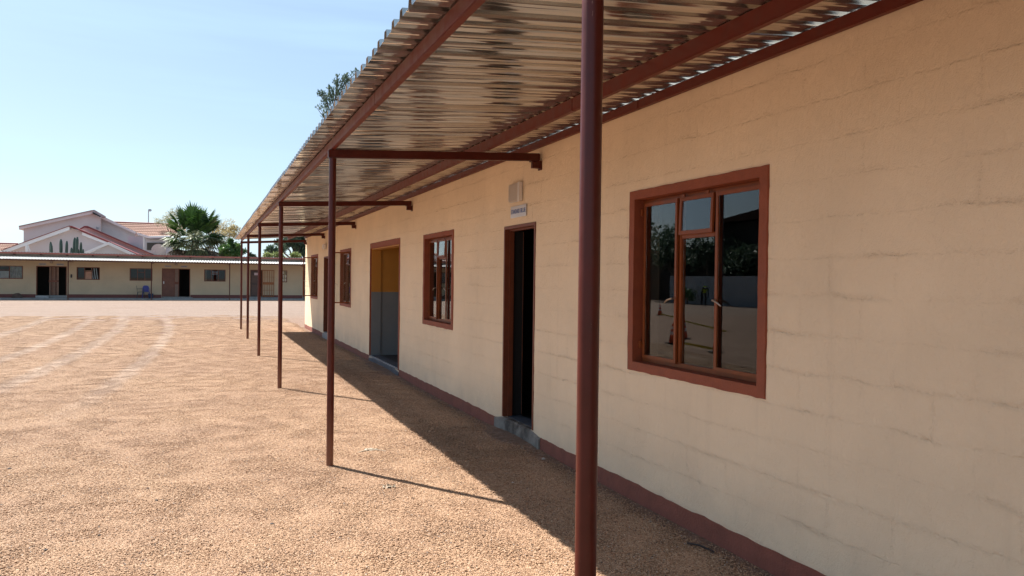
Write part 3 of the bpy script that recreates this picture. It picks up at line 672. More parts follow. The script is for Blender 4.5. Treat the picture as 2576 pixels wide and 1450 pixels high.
# ================================================================== FAR BUILDING
FY = 58.0
fb = empty('far_classroom_block', (-5, FY, 0), 'long low cream classroom block with red plinth across the far end of the yard', 'building')
FX0, FX1 = -27.0, 16.0
fopen = {  # x0,x1,z0,z1
 'winA': (-12.55-.75, -11.056, 1.281, 2.13), 'doorA': (-10.32, -8.57, .225, 2.14), 'winB': (-8.005, -6.644, 1.27, 2.11), 'winC': (-4.85, -3.45, 1.24, 2.09),
 'doorB': (-2.86, -1.06, .16, 2.11), 'winD': (-.163, 1.242, 1.24, 2.08), 'doorC': (2.893, 3.72, .18, 2.11), 'winE': (4.85, 5.435, 1.23, 2.09), 'doorD': (6.54, 7.40, .18, 2.10),
 'winF': (-16.4, -15.0, 1.27, 2.12), 'doorF': (-18.6, -17.7, .2, 2.12), 'winG': (-21.6, -20.2, 1.27, 2.12), 'winH': (-25., -23.6, 1.27, 2.12)}
fw = MB(); cuts = sorted({FX0, FX1} | {v for o_ in fopen.values() for v in o_[:2]})
for a, b in zip(cuts[:-1], cuts[1:]):
    for (p, q, r, s_) in subtract((a, b, -.2, 2.62), [o_ for o_ in fopen.values()]): fw.box(p, q, FY, FY+.2, r, s_)
fw.build('wall', M['far_wall'], fb)
MB().box(FX0, FX1, FY+.002, FY+.2, 2.621, 2.95).build('upper_wall', M['far_band'], fb)
for o_ in ('doorA', 'doorB', 'doorC', 'doorD', 'doorF'): MB().box(fopen[o_][0], fopen[o_][1], FY-.016, FY-.002, .076, fopen[o_][2]).build('threshold', M['concrete'], fb)
MB().box(FX0, FX1, FY+5.8, FY+6, -.2, 2.6).box(FX0, FX0+.2, FY+.2, FY+5.8, -.2, 2.8).box(FX1-.2, FX1, FY+.2, FY+5.8, -.2, 2.8).build('back_wall', M['far_wall'], fb)
MB().box(FX0+.2, FX1-.2, FY+.201, FY+5.79, 0.02, .16).build('floor', M['interior_floor'], fb)
MB().box(FX0+.2, FX1-.2, FY+.201, FY+5.79, 2.55, 2.6).box(FX0+.2, FX1-.2, FY+3., FY+3.05, .17, 2.54).build('partition', M['interior'], fb)
fp = MB()
for a, b in ((FX0, -18.62), (-17.68, -10.34), (-8.55, -2.88), (-1.04, 2.87), (3.74, 6.52), (7.42, FX1)): fp.box(a, b, FY-.012, FY, -.1, .30)
fp.build('plinth', simple('dark_red_plinth_far', (.17, .055, .045), .7), fb)
MB().box(FX0, FX1, 56.25, FY-.013, -.08, .075).build('apron', M['concrete'], fb)
def far_window(x0, x1, z0, z1, kind):
    wn = MB(); b = .045; ya, yb = FY-.006, FY+.10
    wn.box(x0, x1, ya, yb, z0, z0+b); wn.box(x0, x1, ya, yb, z1-b, z1); wn.box(x0, x0+b, ya, yb, z0+b, z1-b); wn.box(x1-b, x1, ya, yb, z0+b, z1-b)
    w1, w2 = x0+(x1-x0)*.34, x0+(x1-x0)*.66; wide = x1-x0 > 1.
    if wide:
        for mm in (w1, w2): wn.box(mm-.017, mm+.017, ya+.03, yb-.02, z0+b, z1-b)
        wn.box(w1+.017, w2-.017, ya+.03, yb-.02, z1-.30, z1-.27)
    wo = wn.build('window', M['door_red'], fb)
    g_ = MB(); g_.box(x0+b, x1-b, FY+.055, FY+.059, z0+b, z1-b)
    if kind == 'open':        # outer lights swung open, so only the side lights are glazed
        g_ = MB(); g_.box(x0+b, w1-.017, FY+.055, FY+.059, z0+b, z1-b)
    g_.build('pane', M['glass'], wo)
    cm = simple('net_curtain', (.42, .40, .38), .9, .25, 5)
    def curtain(a, b_, zz0=None, mat=cm, yo=.16):
        c = MB(); n = max(4, int((b_-a)/.035)); vs = []; fs = []
        for k_ in range(n+1):
            x = a+(b_-a)*k_/n; y = FY+yo+.022*math.sin(k_*1.9)
            vs += [(x, y, zz0 or z0+.01), (x+.006, y, z1-.02)]
            if k_: q = 2*k_; fs.append((q-2, q-1, q+1, q))
        c.add(vs, fs).build('curtain', mat, wo, smooth=True, fixn=False)
    if kind == 'curtain':
        curtain(x0+.05, w1+.02); curtain(w2-.03, x1-.05)
        MB().box(w1+.05, w2-.02, FY+.20, FY+.21, z0+.01, z0+.50).build('paper', simple('pale_board', (.60, .60, .60), .8), wo)
    if kind == 'open':
        s1 = MB(); R = Matrix.Translation((w2, FY-.01, 0)) @ Matrix.Rotation(math.radians(-28), 4, 'Z')
        MB().box(w1+.02, w2-.03, FY+.18, FY+.20, z0+.02, z1-.22).build('cupboard', simple('pinkish_cupboard', (.62, .36, .25), .7), wo)
        for q in range(3):
            c = MB(); xx = w2+.04+q*.13; c.box(xx, xx+.05, FY+.10, FY+.13, z0+.05, z1-.06, Matrix.Translation((xx, 0, z0)) @ Matrix.Rotation(-.12, 4, 'Y') @ Matrix.Translation((-xx, 0, -z0)))
            c.build('curtain', simple('blue_grey_curtain', (.40, .46, .48), .9), wo)
    if kind == 'dim':
        curtain(x0+.07, x0+.15, mat=simple('tan_curtain', (.36, .25, .16), .9))
        MB().box(w1+.05, w2-.05, FY+.5, FY+.51, z1-.36, z1-.12).build('paper', simple('bluish_paper', (.42, .46, .55), .8), wo)
    if kind == 'papers':
        for q in range(5):
            MB().box(x0+.06+(q % 2)*.36, x0+.36+(q % 2)*.36, FY+.075, FY+.078, z0+.08+.26*(q//2), z0+.28+.26*(q//2)).build('paper', simple('notice_paper', (.50, .52, .56), .8), wo)
    return wo
for kname, kd in (('winA', 'curtain'), ('winB', 'open'), ('winC', 'plain'), ('winD', 'dim'), ('winE', 'papers'), ('winF', 'plain'), ('winG', 'curtain'), ('winH', 'plain')): far_window(*fopen[kname], kd)
# double doorways: solid leaf, slatted security gate leaf, dark room
def far_frame(x0, x1, z0, z1, mids=()):
    f = MB(); t = .05; ya, yb = FY-.008, FY+.12
    f.box(x0, x0+t, ya, yb, z0, z1-t); f.box(x1-t, x1, ya, yb, z0, z1-t); f.box(x0, x1, ya, yb, z1-t, z1)
    for mm in mids: f.box(mm-.02, mm+.02, ya, yb, z0, z1-t)
    return f.build('door_frame', M['door_red'], fb)
def gate(x0, x1, z0, z1, y, nb=5, mat=None, parent=None):
    mat = mat or simple('orange_brown_gate_steel', (.34, .11, .025), .5); g_ = MB(); t = .045
    g_.box(x0, x1, y, y+.025, z0, z0+t); g_.box(x0, x1, y, y+.025, z1-t, z1); g_.box(x0, x0+t, y, y+.025, z0, z1); g_.box(x1-t, x1, y, y+.025, z0, z1)
    zm = z0+(z1-z0)*.50; g_.box(x0, x1, y-.003, y+.028, zm-.09, zm+.09)
    f = g_.build('gate_frame', mat, fb)
    for q in range(1, nb):
        xx = x0+(x1-x0)*q/nb; MB().box(xx-.018, xx+.018, y+.004, y+.020, z0+t, zm-.09).box(xx-.018, xx+.018, y+.004, y+.020, zm+.09, z1-t).build('bar', mat, f)
    for zz in (z0+(z1-z0)*.24, z0+(z1-z0)*.74): MB().box(x0+t, x1-t, y+.021, y+.030, zz-.008, zz+.008).build('bar', mat, f)
x0, x1, zz0, zz1 = fopen['doorA']; far_frame(x0, x1, zz0, zz1)
# folded slatted wooden leaves between the two dark openings
for q, xx in enumerate((-9.56, -9.47, -9.40, -9.33, -9.25, -9.17, -9.10)):
    MB().box(xx, xx+.062, FY-.05+.03*(q % 2), FY-.02+.03*(q % 2), zz0+.02, zz1-.06).build('door_slat', simple('worn_slat', ((.30, .17, .11), (.16, .07, .04), (.20, .09, .05))[q % 3], .6), fb)
MB().box(-9.60, -9.04, FY-.056, FY-.052, 1.10, 1.22).build('door_rail', M['door_red'], fb)
MB().box(-10.30, -9.58, FY-.30, FY-.013, .076, .20).build('doorstep', simple('pale_step', (.40, .39, .38), .8), fb)
x0, x1, zz0, zz1 = fopen['doorB']; far_frame(x0, x1, zz0, zz1, (-2.06, -1.79))
bd = MB(); bd.box(x0+.052, -2.082, FY+.02, FY+.06, zz0+.01, zz1-.055); dd = bd.build('door', M['door_wood'], fb)
MB().box(x0+.09, x0+.15, FY+.0, FY+.018, 1.05, 1.22).build('handle', M['white'], dd)
MB().box(-2.038, -1.812, FY+.03, FY+.05, zz0+.01, 1.02).box(-2.038, -1.812, FY+.03, FY+.05, 1.20, zz1-.055).build('side_panel', simple('slatted_side_panel', (.24, .15, .11), .7), fb)
MB().box(-2.038, -1.812, FY+.02, FY+.05, 1.021, 1.199).build('side_panel', M['door_red'], fb)
MB().box(-2.6, -.9, FY-.75, FY-.013, .076, .13).build('doorstep', M['concrete'], fb)
x0, x1, zz0, zz1 = fopen['doorC']; far_frame(x0, x1, zz0, zz1)
dc = MB().box(x0+.05, x0+.62, FY+.03, FY+.07, zz0+.01, zz1-.055).build('door', simple('dark_panelled_door', (.075, .045, .035), .6), fb)
for (a, b, c_, d_) in ((.12, .48, .10, .85), (.12, .48, 1.0, 1.55)): MB().box(x0+a, x0+b, FY+.018, FY+.029, zz0+c_, zz0+d_).build('door_panel', simple('raised_door_panel', (.11, .06, .045), .55), dc)
MB().box(x0+.27, x0+.62, FY+.012, FY+.017, 1.72, 1.90).build('notice', simple('pink_notice', (.62, .48, .50), .8), dc)
gate(3.73, 4.53, .19, 2.10, FY-.06)
x0, x1, zz0, zz1 = fopen['doorD']; far_frame(x0, x1, zz0, zz1)
MB().box(x0+.05, x1-.05, FY+.03, FY+.07, zz0+.01, zz1-.055).build('door', simple('dark_brown_door', (.09, .05, .04), .6), fb)
far_frame(*fopen['doorF']); MB().box(2.7, 4.9, FY-.75, FY-.013, .076, .14).build('doorstep', M['concrete'], fb)
# roof of the far block: corrugated sheeting, fascia purlin and rafter ends
def corrug(x0, x1, ya, za, yb, zb, pitch, amp, name, mat, parent):
    n = int((x1-x0)/pitch*4); vs = []; fs = []
    hh = [0, amp, amp, 0]
    for k_ in range(n+1):
        x = x0+(x1-x0)*k_/n; h = hh[k_ % 4]
        vs += [(x, ya, za+h), (x, yb, zb+h), (x, ya, za+h-.004), (x, yb, zb+h-.004)]
        if k_: q = 4*k_; fs += [(q-4, q-3, q+1, q), (q-2, q+2, q+3, q-1), (q-4, q, q+2, q-2)]
    return MB().add(vs, fs).build(name, mat, parent, fixn=False)
corrug(FX0-.2, FX1+.2, FY-.45, 3.000, FY+6.4, 2.92, .171, .036, 'roof', simple('grey_roof_far', (.20, .19, .19), .6), fb)
MB().box(FX0-.1, FX1+.1, FY-.40, FY-.35, 2.905, 3.0).build('fascia_purlin', simple('red_fascia', (.33, .10, .075), .6), fb)
x = -26.4
while x < FX1:
    MB().box(x-.05, x+.05, FY-.34, FY, 2.84, 2.905).build('rafter_end', M['steel_red'], fb); x += 1.49
# far veranda
fv = empty('far_veranda_canopy', (-5, 56.1, 0), 'narrow pale metal canopy on thin red posts along the far classroom block', 'canopy')
corrug(FX0, FX1, 55.92, 2.53, FY-.002, 2.735, .171, .036, 'roof_sheet', M['roof_far'], fv)
MB().box(FX0, FX1, 56.08, 56.13, 2.455, 2.527).build('purlin', M['steel_red'], fv)
for x in (-22.7, -17.87, -13.04, -8.22, -3.395, 1.465, 6.43, 11.3):
    MB().tube((x, 56.1, -.05), (x, 56.1, 2.454), .032, n=10).build('post', M['steel_red'], fv, smooth=True)
    MB().box(x-.03, x+.03, 56.13, FY, 2.41, 2.452).build('cross_beam', M['steel_red'], fv)
# signs and lamps over the far doors
inkg = simple('grey_sign_ink', (.16, .16, .18), .6); inkb = simple('violet_sign_ink', (.06, .04, .20), .6); pan = simple('far_sign_panel', (.44, .42, .42), .6)
sg_data = [(-9.97, 'white name sign above the left half of the open double doorway with slatted leaves', inkg), (-8.96, 'white name sign above the right half of the open double doorway with slatted leaves', inkg),
           (-2.48, 'white name sign with grey writing above the closed brown door of the far block', inkg), (-1.47, 'white name sign with violet writing above the dark open door of the far block', inkb)]
for xx, lab, ink in sg_data:
    s_ = empty('name_sign', (xx, FY, 2.26), lab, 'sign', 'name signs over the far doors')
    MB().box(xx-.21, xx+.21, FY-.012, FY-.004, 2.20, 2.32).build('panel', pan, s_)
    l = MB(); q = xx-.16
    while q < xx+.15: w_ = random.uniform(.02, .05); l.box(q, q+w_, FY-.0145, FY-.0125, 2.245, 2.285); q += w_+.012
    l.build('writing', ink, s_)
for xx, lab in ((-9.46, 'round glass lamp above the open double doorway with slatted leaves'), (-1.95, 'round glass lamp above the closed brown door of the far block')):
    l_ = empty('wall_lamp', (xx, FY, 2.40), lab, 'lamp', 'round lamps over the far doors')
    MB().tube((xx, FY-.002, 2.40), (xx, FY-.05, 2.40), .085, n=16).build('base', simple('lamp_base', (.28, .20, .15), .6), l_)
    MB().tube((xx, FY-.051, 2.40), (xx, FY-.11, 2.40), .075, .045, n=16).build('globe', simple('lamp_globe', (.45, .36, .32), .2), l_, smooth=True)
sb = MB().box(-8.36, -8.26, FY-.05, FY-.002, 1.40, 1.62).build('switch_box', simple('dark_switch_box', (.05, .035, .03), .5), None, bevel=.01); tag(sb, 'small dark box on the far wall between the veranda post and the window', 'box')

# ---------------------------------------------------------------- things standing by the far block
def plastic_chair(name, loc, rz, mat, label, cat='chair'):
    c = empty(name, loc, label, cat, 'plastic chairs by the far wall', rz)
    seat = MB(); seat.prism([Vector((-.22, -.21, .42)), Vector((.22, -.21, .42)), Vector((.19, .20, .40)), Vector((-.19, .20, .40))], (0, 0, .025)); seat.build('seat', mat, c, bevel=.008, local=True)
    bk = MB(); pr = [(-.19, .0), (-.20, .25), (-.17, .36), (-.09, .42), (.09, .42), (.17, .36), (.20, .25), (.19, .0)]
    bk.prism([Vector((x_, .20+.12*z_, .43+z_)) for x_, z_ in pr], (0, .022, 0)); bk.build('backrest', mat, c, bevel=.006, local=True)
    for sx in (-1, 1):
        for sy in (-1, 1):
            MB().tube((sx*.19, sy*.18, .41), (sx*.235, sy*.235, 0), .022, .015, 8).build('leg', mat, c, local=True)
        MB().box(sx*.22-.02, sx*.22+.02, -.18, .22, .62, .64).box(sx*.22-.015, sx*.22+.015, -.19, -.16, .43, .62).build('armrest', mat, c, local=True)
    return c
plastic_chair('plastic_chair', (-4.10, 57.15, .075), math.radians(95), simple('dark_green_plastic', (.012, .03, .035), .4), 'dark plastic chair seen from the side by the far wall, left of the blue chair')
plastic_chair('plastic_chair', (-3.80, 57.45, .075), math.radians(8), simple('blue_plastic', (.035, .035, .24), .4), 'blue plastic chair against the far wall left of the veranda post')
bk = empty('bucket', (-3.47, 56.75, .075), 'dark blue bucket standing at the foot of a far veranda post', 'bucket')
MB().tube((0, 0, 0), (0, 0, .30), .13, .165, 20).build('pail', simple('blue_bucket', (.012, .035, .09), .4), bk, smooth=True, local=True)
MB().tube((0, 0, .301), (0, 0, .325), .175, .175, 20).build('rim', simple('blue_bucket_rim', (.015, .045, .11), .4), bk, smooth=True, local=True)
rk = MB(); vs = []; fs = []
for j in range(7):
    for i_ in range(10):
        a = 2*math.pi*i_/10; ph = j/6*math.pi*.5; rr = (.30*math.cos(ph))*(1+.3*(random.random()-.5)); vs.append((-11.25+rr*math.cos(a), 57.35+rr*.7*math.sin(a), .07+.30*math.sin(ph)*(1+.25*(random.random()-.5))))
for j in range(6):
    for i_ in range(10): fs.append((j*10+i_, j*10+(i_+1) % 10, (j+1)*10+(i_+1) % 10, (j+1)*10+i_))
rk.add(vs, fs); tag(rk.build('sack', simple('brown_sack', (.11, .065, .05), .9), None), 'brown sack slumped against the far wall under the curtained window', 'sack')

# ================================================================== WHITE HOUSE BEHIND
wh = empty('white_house', (-14, 80, 0), 'large white house with stepped gables and red tiled roofs behind the far classroom block', 'house')
plast = simple('lilac_white_plaster', (.56, .50, .50), .85, .06, .5); plast2 = simple('grey_white_plaster', (.50, .485, .50), .85, .10, .4); pinkp = simple('pinkish_plaster', (.60, .44, .43), .8, .05, .5)
barge = simple('white_barge_paint', (.74, .74, .75), .7, .05, 1); barge2 = simple('pinkish_barge_paint', (.66, .58, .58), .7, .05, 1); tile_dark = simple('dark_red_ridge_tile', (.20, .035, .035), .6, .2, 4)
def tile_mat():
    n = N('terracotta_roof_tile'); x, y, z = n.sep(n.pos)
    v = n.noise(n.pos, 6, 3); c = n.mix(n.rng(v, .3, .7), (.25, .125, .088), (.36, .205, .15)); return n.fin(c, .75)
tilem = tile_mat()
def P(pts, Y, f=z1): return [f(a, b, Y) for a, b in pts]
def solid(pts, Y, depth, name, mat, f=z1): return MB().prism(P(pts, Y, f), (0, depth, 0)).build(name, mat, wh)
def strip(p, q, Y, t, depth, name, mat, f=z1, up=0):
    """board between two photo points: lower edge offset by t photo px"""
    return solid([p, q, (q[0], q[1]+t), (p[0], p[1]+t)], Y, depth, name, mat, f)
# gable A (small, nearest)
solid([(1120, 800), (1425, 645), (1800, 800)], 74.2, 5.4, 'gable_wall', plast2)
strip((1090, 748), (1427, 608), 74, 36, .6, 'barge_board', barge); strip((1427, 608), (1850, 800), 74, 42, .6, 'barge_board', barge)
strip((1424, 598), (1862, 792), 74.05, 12, 5., 'roof', tile_dark)
# gable B
solid([(60, 800), (60, 745), (912, 414), (1075, 474), (1470, 640), (1700, 800)], 78.2, 3.6, 'gable_wall', plast)
strip((20, 722), (912, 402), 77.8, 48, .8, 'barge_board', barge); strip((1078, 478), (1500, 640), 77.8, 40, .8, 'barge_board', barge)
strip((10, 716), (912, 393), 77.75, 9, 4., 'roof', tile_dark)
MB().prism(P([(905, 395), (945, 398), (1080, 455), (1450, 605), (1900, 800), (1840, 800), (1430, 622), (1075, 478), (1010, 440), (905, 408)], 77.7), (0, 4., 0)).build('roof', tile_dark, wh)
# gable C, pink band and dark verge
solid([(1040, 445), (1110, 410), (2075, 800), (1890, 800)], 82.2, 4., 'gable_wall', pinkp)
MB().prism(P([(1035, 440), (1108, 398), (1150, 398), (2085, 800), (2040, 800), (1130, 420), (1105, 416), (1050, 450)], 82.), (0, 4.3, 0)).build('roof', tile_dark, wh)
strip((1160, 425), (2025, 790), 81.9, 7, .2, 'verge_strip', simple('orange_verge', (.62, .30, .20), .7))
# tall rear volumes D and E
solid([(310, 800), (310, 432), (1215, 235), (1322, 290), (1322, 800)], 88.2, 8., 'upper_wall', plast)
strip((248, 405), (1213, 198), 87.8, 40, 9., 'barge_board', barge2); strip((246, 398), (1213, 188), 87.7, 11, 9., 'roof', simple('grey_pink_roof_edge', (.28, .20, .21), .7))
MB().prism(P([(1200, 190), (1240, 186), (1372, 262), (1372, 280), (1330, 290), (1213, 232), (1213, 208)], 87.6), (0, 1.2, 0)).build('ridge_cap', simple('mottled_ridge', (.42, .36, .36), .8, .4, 3), wh)
MB().prism(P([(1216, 236), (1318, 285), (1318, 268), (1216, 214)], 87.5), (0, .06, 0)).build('vent_opening', M['dark'], wh)
solid([(1322, 800), (1322, 292), (1950, 570), (2250, 580), (2250, 800)], 89.0, 7., 'upper_wall', plast2)
MB().prism(P([(1330, 275), (1375, 282), (1790, 480), (1965, 535), (2250, 535), (2250, 560), (1950, 562), (1780, 505), (1370, 318), (1330, 302)], 88.4), (0, 7., 0)).build('barge_board', barge2, wh)
MB().prism(P([(1262, 408), (1296, 420), (1296, 448), (1262, 440)], 87.9), (0, .1, 0)).build('vent', simple('grey_vent', (.26, .26, .28), .7), wh)
# box stack and little cowl
solid([(1682, 800), (1682, 530), (1880, 545), (1880, 800)], 84.5, 2., 'stack', plast2)
MB().prism(P([(1770, 528), (1812, 528), (1802, 500), (1788, 478), (1778, 500)], 84.4), (0, .8, 0)).build('cowl', simple('tan_cowl', (.52, .40, .34), .8), wh)
# verandah recess with arch
MB().prism(P([(1930, 618), (2165, 618), (2165, 715), (1930, 715)], 88.9), (0, .12, 0)).build('window', simple('dark_recess', (.05, .045, .035), .6), wh)
arc = [(1985, 720)] + [(2078+92*math.cos(math.pi-a_*math.pi/12), 718-84*math.sin(a_*math.pi/12)) for a_ in range(13)] + [(2175, 690), (2235, 700), (2255, 800), (1980, 800)]
MB().prism(P(arc, 84.), (0, 1.5, 0)).build('arch_wall', simple('cream_arch_plaster', (.62, .57, .49), .85), wh)
MB().prism(P([(2180, 800), (2180, 690), (2225, 700), (2245, 800)], 83.6), (0, .3, 0)).build('arch_wall', plast2, wh)
pp = MB(); a_, b_ = z1(352, 735, 77.), z1(352, 648, 77.); pp.tube(a_, b_, .11, n=10); pp.tube(z1(368, 660, 77.), z1(395, 735, 77.), .05, n=8); pp.build('flue_pipe', barge, wh)
# tiled roof slopes with rounded rolls
def tiled(pa, pb, pc, pd, rows, colsn, name='roof'):
    """pa,pb eave left/right; pc,pd ridge right/left"""
    vs = []; fs = []; NX = colsn*4; nr = rows*2
    nrm = (pb-pa).cross(pd-pa).normalized();  nrm = nrm if nrm.z > 0 else -nrm
    for j in range(rows+1):
        for dup_ in ((0, 1) if 0 < j < rows else (0,)):
            t = j/rows
            for i_ in range(NX+1):
                s2 = i_/NX; p = (pa*(1-s2)+pb*s2)*(1-t)+(pd*(1-s2)+pc*s2)*t
                roll = .045*max(0, math.sin(i_/4*2*math.pi)); lift = .0
                if j == 0 or dup_ == 1: lift = .05
                vs.append(p+nrm*(roll+lift))
    W_ = NX+1; nrw = len(vs)//W_
    for j in range(nrw-1):
        for i_ in range(NX): b = j*W_+i_; fs.append((b, b+1, b+W_+1, b+W_))
    return MB().add(vs, fs).build(name, tilem, wh, fixn=False)
tiled(z1(1300, 552, 90.), z1(2440, 530, 90.), z1(2440, 388, 94.5), z1(1500, 352, 94.5), 8, 44)
MB().tube(z1(1500, 352, 94.5), z1(2440, 386, 94.5), .12, n=8).build('ridge_tiles', simple('red_ridge', (.30, .10, .08), .7), wh)
tiled(z1(-500, 735, 82.), z1(140, 735, 82.), z1(235, 640, 85.5), z1(-500, 625, 85.5), 5, 26)
MB().tube(z1(-500, 622, 85.5), z1(238, 637, 85.5), .11, n=8).build('ridge_tiles', simple('dark_red_ridge', (.24, .06, .06), .7), wh)
solid([(-500, 800), (-500, 740), (140, 740), (140, 800)], 82.3, 3., 'wall', plast)
# low tiled scrap of roof left of the palm foot
# light mast behind the house
lmst = empty('light_mast', (z1(1945, 370, 96.).x, 96, 0), 'thin grey mast with a small box lamp above the tiled roof of the white house', 'mast')
gm = simple('grey_mast', (.34, .36, .40), .6)
top = z1(1950, 195, 96.); MB().tube((top.x, 96, 0), (top.x, 96, top.z), .07, .055, 8).build('pole', gm, lmst)
q = z1(1968, 193, 96.); MB().box(q.x-.17, q.x+.17, 95.85, 96.15, q.z-.13, q.z+.13).build('lamp_head', gm, lmst, bevel=.05)

# ================================================================== PLANTS
def leafcards(mb, c, r, n, size, squash=(1, 1, 1), tone=(0, 1), up=0., shell=.0, asp=2.2):
    for _ in range(n):
        while True:
            p = rng.uniform(-1, 1, 3)
            L_ = np.linalg.norm(p)
            if shell <= L_ <= 1: break
        p = p*np.array(squash)*r+np.array(c)
        d = rng.normal(size=3); d[2] += up; d /= np.linalg.norm(d); e = np.cross(d, rng.normal(size=3)); e /= np.linalg.norm(e); s_ = size*(.6+.8*rng.random())
        a = p; b = p+d*s_*.5+e*s_/asp*.5; c_ = p+d*s_; d2 = p+d*s_*.5-e*s_/asp*.5
        mb.add([a, b, c_, d2], [(0, 1, 2, 3)], tone[0]+(tone[1]-tone[0])*rng.random())
def limbs(mb, base, tips, r0, n=7, wob=.25, levels=3):
    for t in tips:
        p = Vector(base); q = Vector(t); pts = [p]
        for k_ in range(1, levels+1):
            f = k_/levels; pts.append(p.lerp(q, f)+Vector((random.uniform(-wob, wob), random.uniform(-wob, wob), random.uniform(-wob, wob)*.5))*(k_ < levels))
        for k_ in range(levels): mb.tube(pts[k_], pts[k_+1], r0*(1-.28*k_), r0*(1-.28*(k_+1)), n, caps=False)
bark = simple('grey_brown_bark', (.13, .095, .07), .9, .3, 5, .5, 20)
def tree(name, base, blobs, mat, label, cat, trunk_r=.22, n=900, size=.3, grp=None, leaf=None, trunkname='trunk', asp=2.2, up=0.):
    t = empty(name, base, label, cat, grp); b = Vector(base)
    tk = MB(); cz = min(bb[0][2] for bb in blobs); fork = Vector((b.x, b.y, b.z+(cz-b.z)*.55))
    tk.tube(b, fork, trunk_r, trunk_r*.75, 10); limbs(tk, fork, [bb[0] for bb in blobs], trunk_r*.6)
    tk.build(trunkname, bark, t, smooth=True, fixn=False)
    cr = MB()
    for (c, r, sq, dens) in blobs:
        # sub-clumps give gaps and light and dark masses
        k_ = max(4, int(9*dens))
        for _ in range(k_):
            v = rng.normal(size=3); v /= np.linalg.norm(v); v *= rng.random()**.4; cc = np.array(c)+v*r*np.array(sq)*.78
            tn = .15+.6*rng.random(); leafcards(cr, cc, r*(.30+.22*rng.random()), int(n*dens/k_), size, sq, (max(0, tn-.15), min(1, tn+.2)), up, 0, asp)
    cr.build('crown', mat, t, fixn=False); return t
L_thorn = leaf_mat('pale_feathery_leaf', (.20, .21, .13), (.40, .38, .25), trans=.5)
L_thorn2 = leaf_mat('yellowish_feathery_leaf', (.24, .20, .09), (.46, .37, .18), trans=.5)
L_green = leaf_mat('glossy_green_leaf', (.03, .07, .022), (.15, .28, .07), .4)
L_dark = leaf_mat('dark_conifer_leaf', (.03, .06, .035), (.13, .19, .12), .6, .25)
L_lime = leaf_mat('light_green_leaf', (.14, .19, .05), (.38, .42, .18), .5)
def gp(x, y, Y): v = at(x, y, Y); return (v.x, v.y, 0)
def bl(f, x, y, Y, rpx, sq, dens):
    v = f(x, y, Y); return ((v.x, v.y, v.z), rpx*.30342*Y/3065*1.02, sq, dens)
# zoom-2 photo px with radius in the same px
tree('thorn_tree', gp(700, 1020, 92.), [bl(z2, 240, 300, 92., 130, (1, .7, .8), .8), bl(z2, 370, 250, 91., 110, (1, .7, .9), .7), bl(z2, 480, 320, 92., 120, (1, .7, .9), .7), bl(z2, 330, 390, 91., 130, (1, .7, .6), .6)],
     L_thorn, 'pale feathery thorn tree showing left behind the fan palm', 'tree', .2, 520, .26, 'feathery trees behind the palm', asp=5.)
tree('thorn_tree', gp(900, 1020, 90.), [bl(z2, 960, 420, 90., 150, (1, .7, .8), 1.), bl(z2, 1120, 420, 90., 130, (1, .7, .8), .8), bl(z2, 1040, 540, 89., 150, (1, .7, .7), .9), bl(z2, 1190, 480, 91., 110, (1, .7, .8), .6), bl(z2, 860, 380, 91., 90, (1, .7, .8), .5)],
     L_thorn2, 'yellowish feathery thorn tree right behind the fan palm, its twigs drooping', 'tree', .22, 800, .28, 'feathery trees behind the palm', asp=5.)
tree('leafy_tree', gp(930, 1020, 72.), [bl(z2, 1060, 650, 72., 90, (1, 1, 1), 1.), bl(z2, 1180, 690, 72., 80, (1, 1, 1), 1.), bl(z2, 1040, 740, 71.5, 90, (1, 1, .7), 1.), bl(z2, 1250, 750, 72., 60, (1, 1, .8), .7), bl(z2, 1150, 770, 71.5, 90, (1, 1, .5), 1.), bl(z2, 1110, 600, 72, 45, (1, 1, 1), .4)],
     L_green, 'glossy dark green broadleaf tree just right of the fan palm above the far roof', 'tree', .2, 1500, .20)
sm = z2(1402, 790, 76.)
tree('round_bush', (sm.x, 76, 0), [bl(z2, 1400, 792, 76., 44, (1, 1, .8), .7)], L_dark, 'small round dark tree top between two veranda posts above the far roof', 'tree', .1, 900, .2)
# big conifer whose top rises over the near canopy
cb_ = at(1330, 1010, 74.); con = empty('conifer_tree', (cb_.x, 74, 0), 'tall dark conifer with spiky tips rising above the edge of the near canopy', 'tree')
ck = MB(); ck.tube((cb_.x, 74, 0), (cb_.x, 74, 15.5), .42, .08, 10); cr = MB()
def spray(px_, py_, r, n, Y=74., up=1.6, size=.27):
    v = at(px_, py_, Y); ck.tube((cb_.x, 74, max(1.5, v.z-2.2)), v, .07, .02, 6, caps=False)
    leafcards(cr, (v.x, v.y, v.z), r, int(n*.62), size, (1, 1, 1.0), (.0, .9), up, 0, 3.2)
for (px_, py_, r, n) in ((1300, 400, .62, 340), (1282, 378, .35, 130), (1345, 335, .42, 170), (1378, 325, .5, 230), (1330, 385, .7, 420), (1365, 370, .7, 380), (1305, 440, .62, 260), (1275, 432, .25, 40), (1262, 430, .15, 18), (1295, 465, .4, 90), (1312, 352, .22, 60), (1343, 308, .16, 40), (1379, 302, .18, 50), (1421, 288, .2, 60), (1420, 320, .8, 300), (1450, 350, 1., 300), (1400, 420, 1.2, 500), (1350, 470, 1.1, 400)):
    spray(px_, py_, r, n)
for (px_, py_, h) in ((1311, 338, 1.1), (1342, 305, 1.3), (1366, 312, 1.0), (1379, 299, 1.4), (1385, 305, 1.1), (1421, 282, 1.5), (1269, 362, .5), (1324, 360, .6)):
    v = at(px_, py_, 74.); 
    for k_ in range(46):
        f = rng.random(); leafcards(cr, (v.x, v.y, v.z-h*f), .05+.16*f, 1, .20, (1, 1, 1), (0, .6), 2.5, 0, 3.)
ck.build('trunk', bark, con, fixn=False); cr.build('crown', L_dark, con, fixn=False)
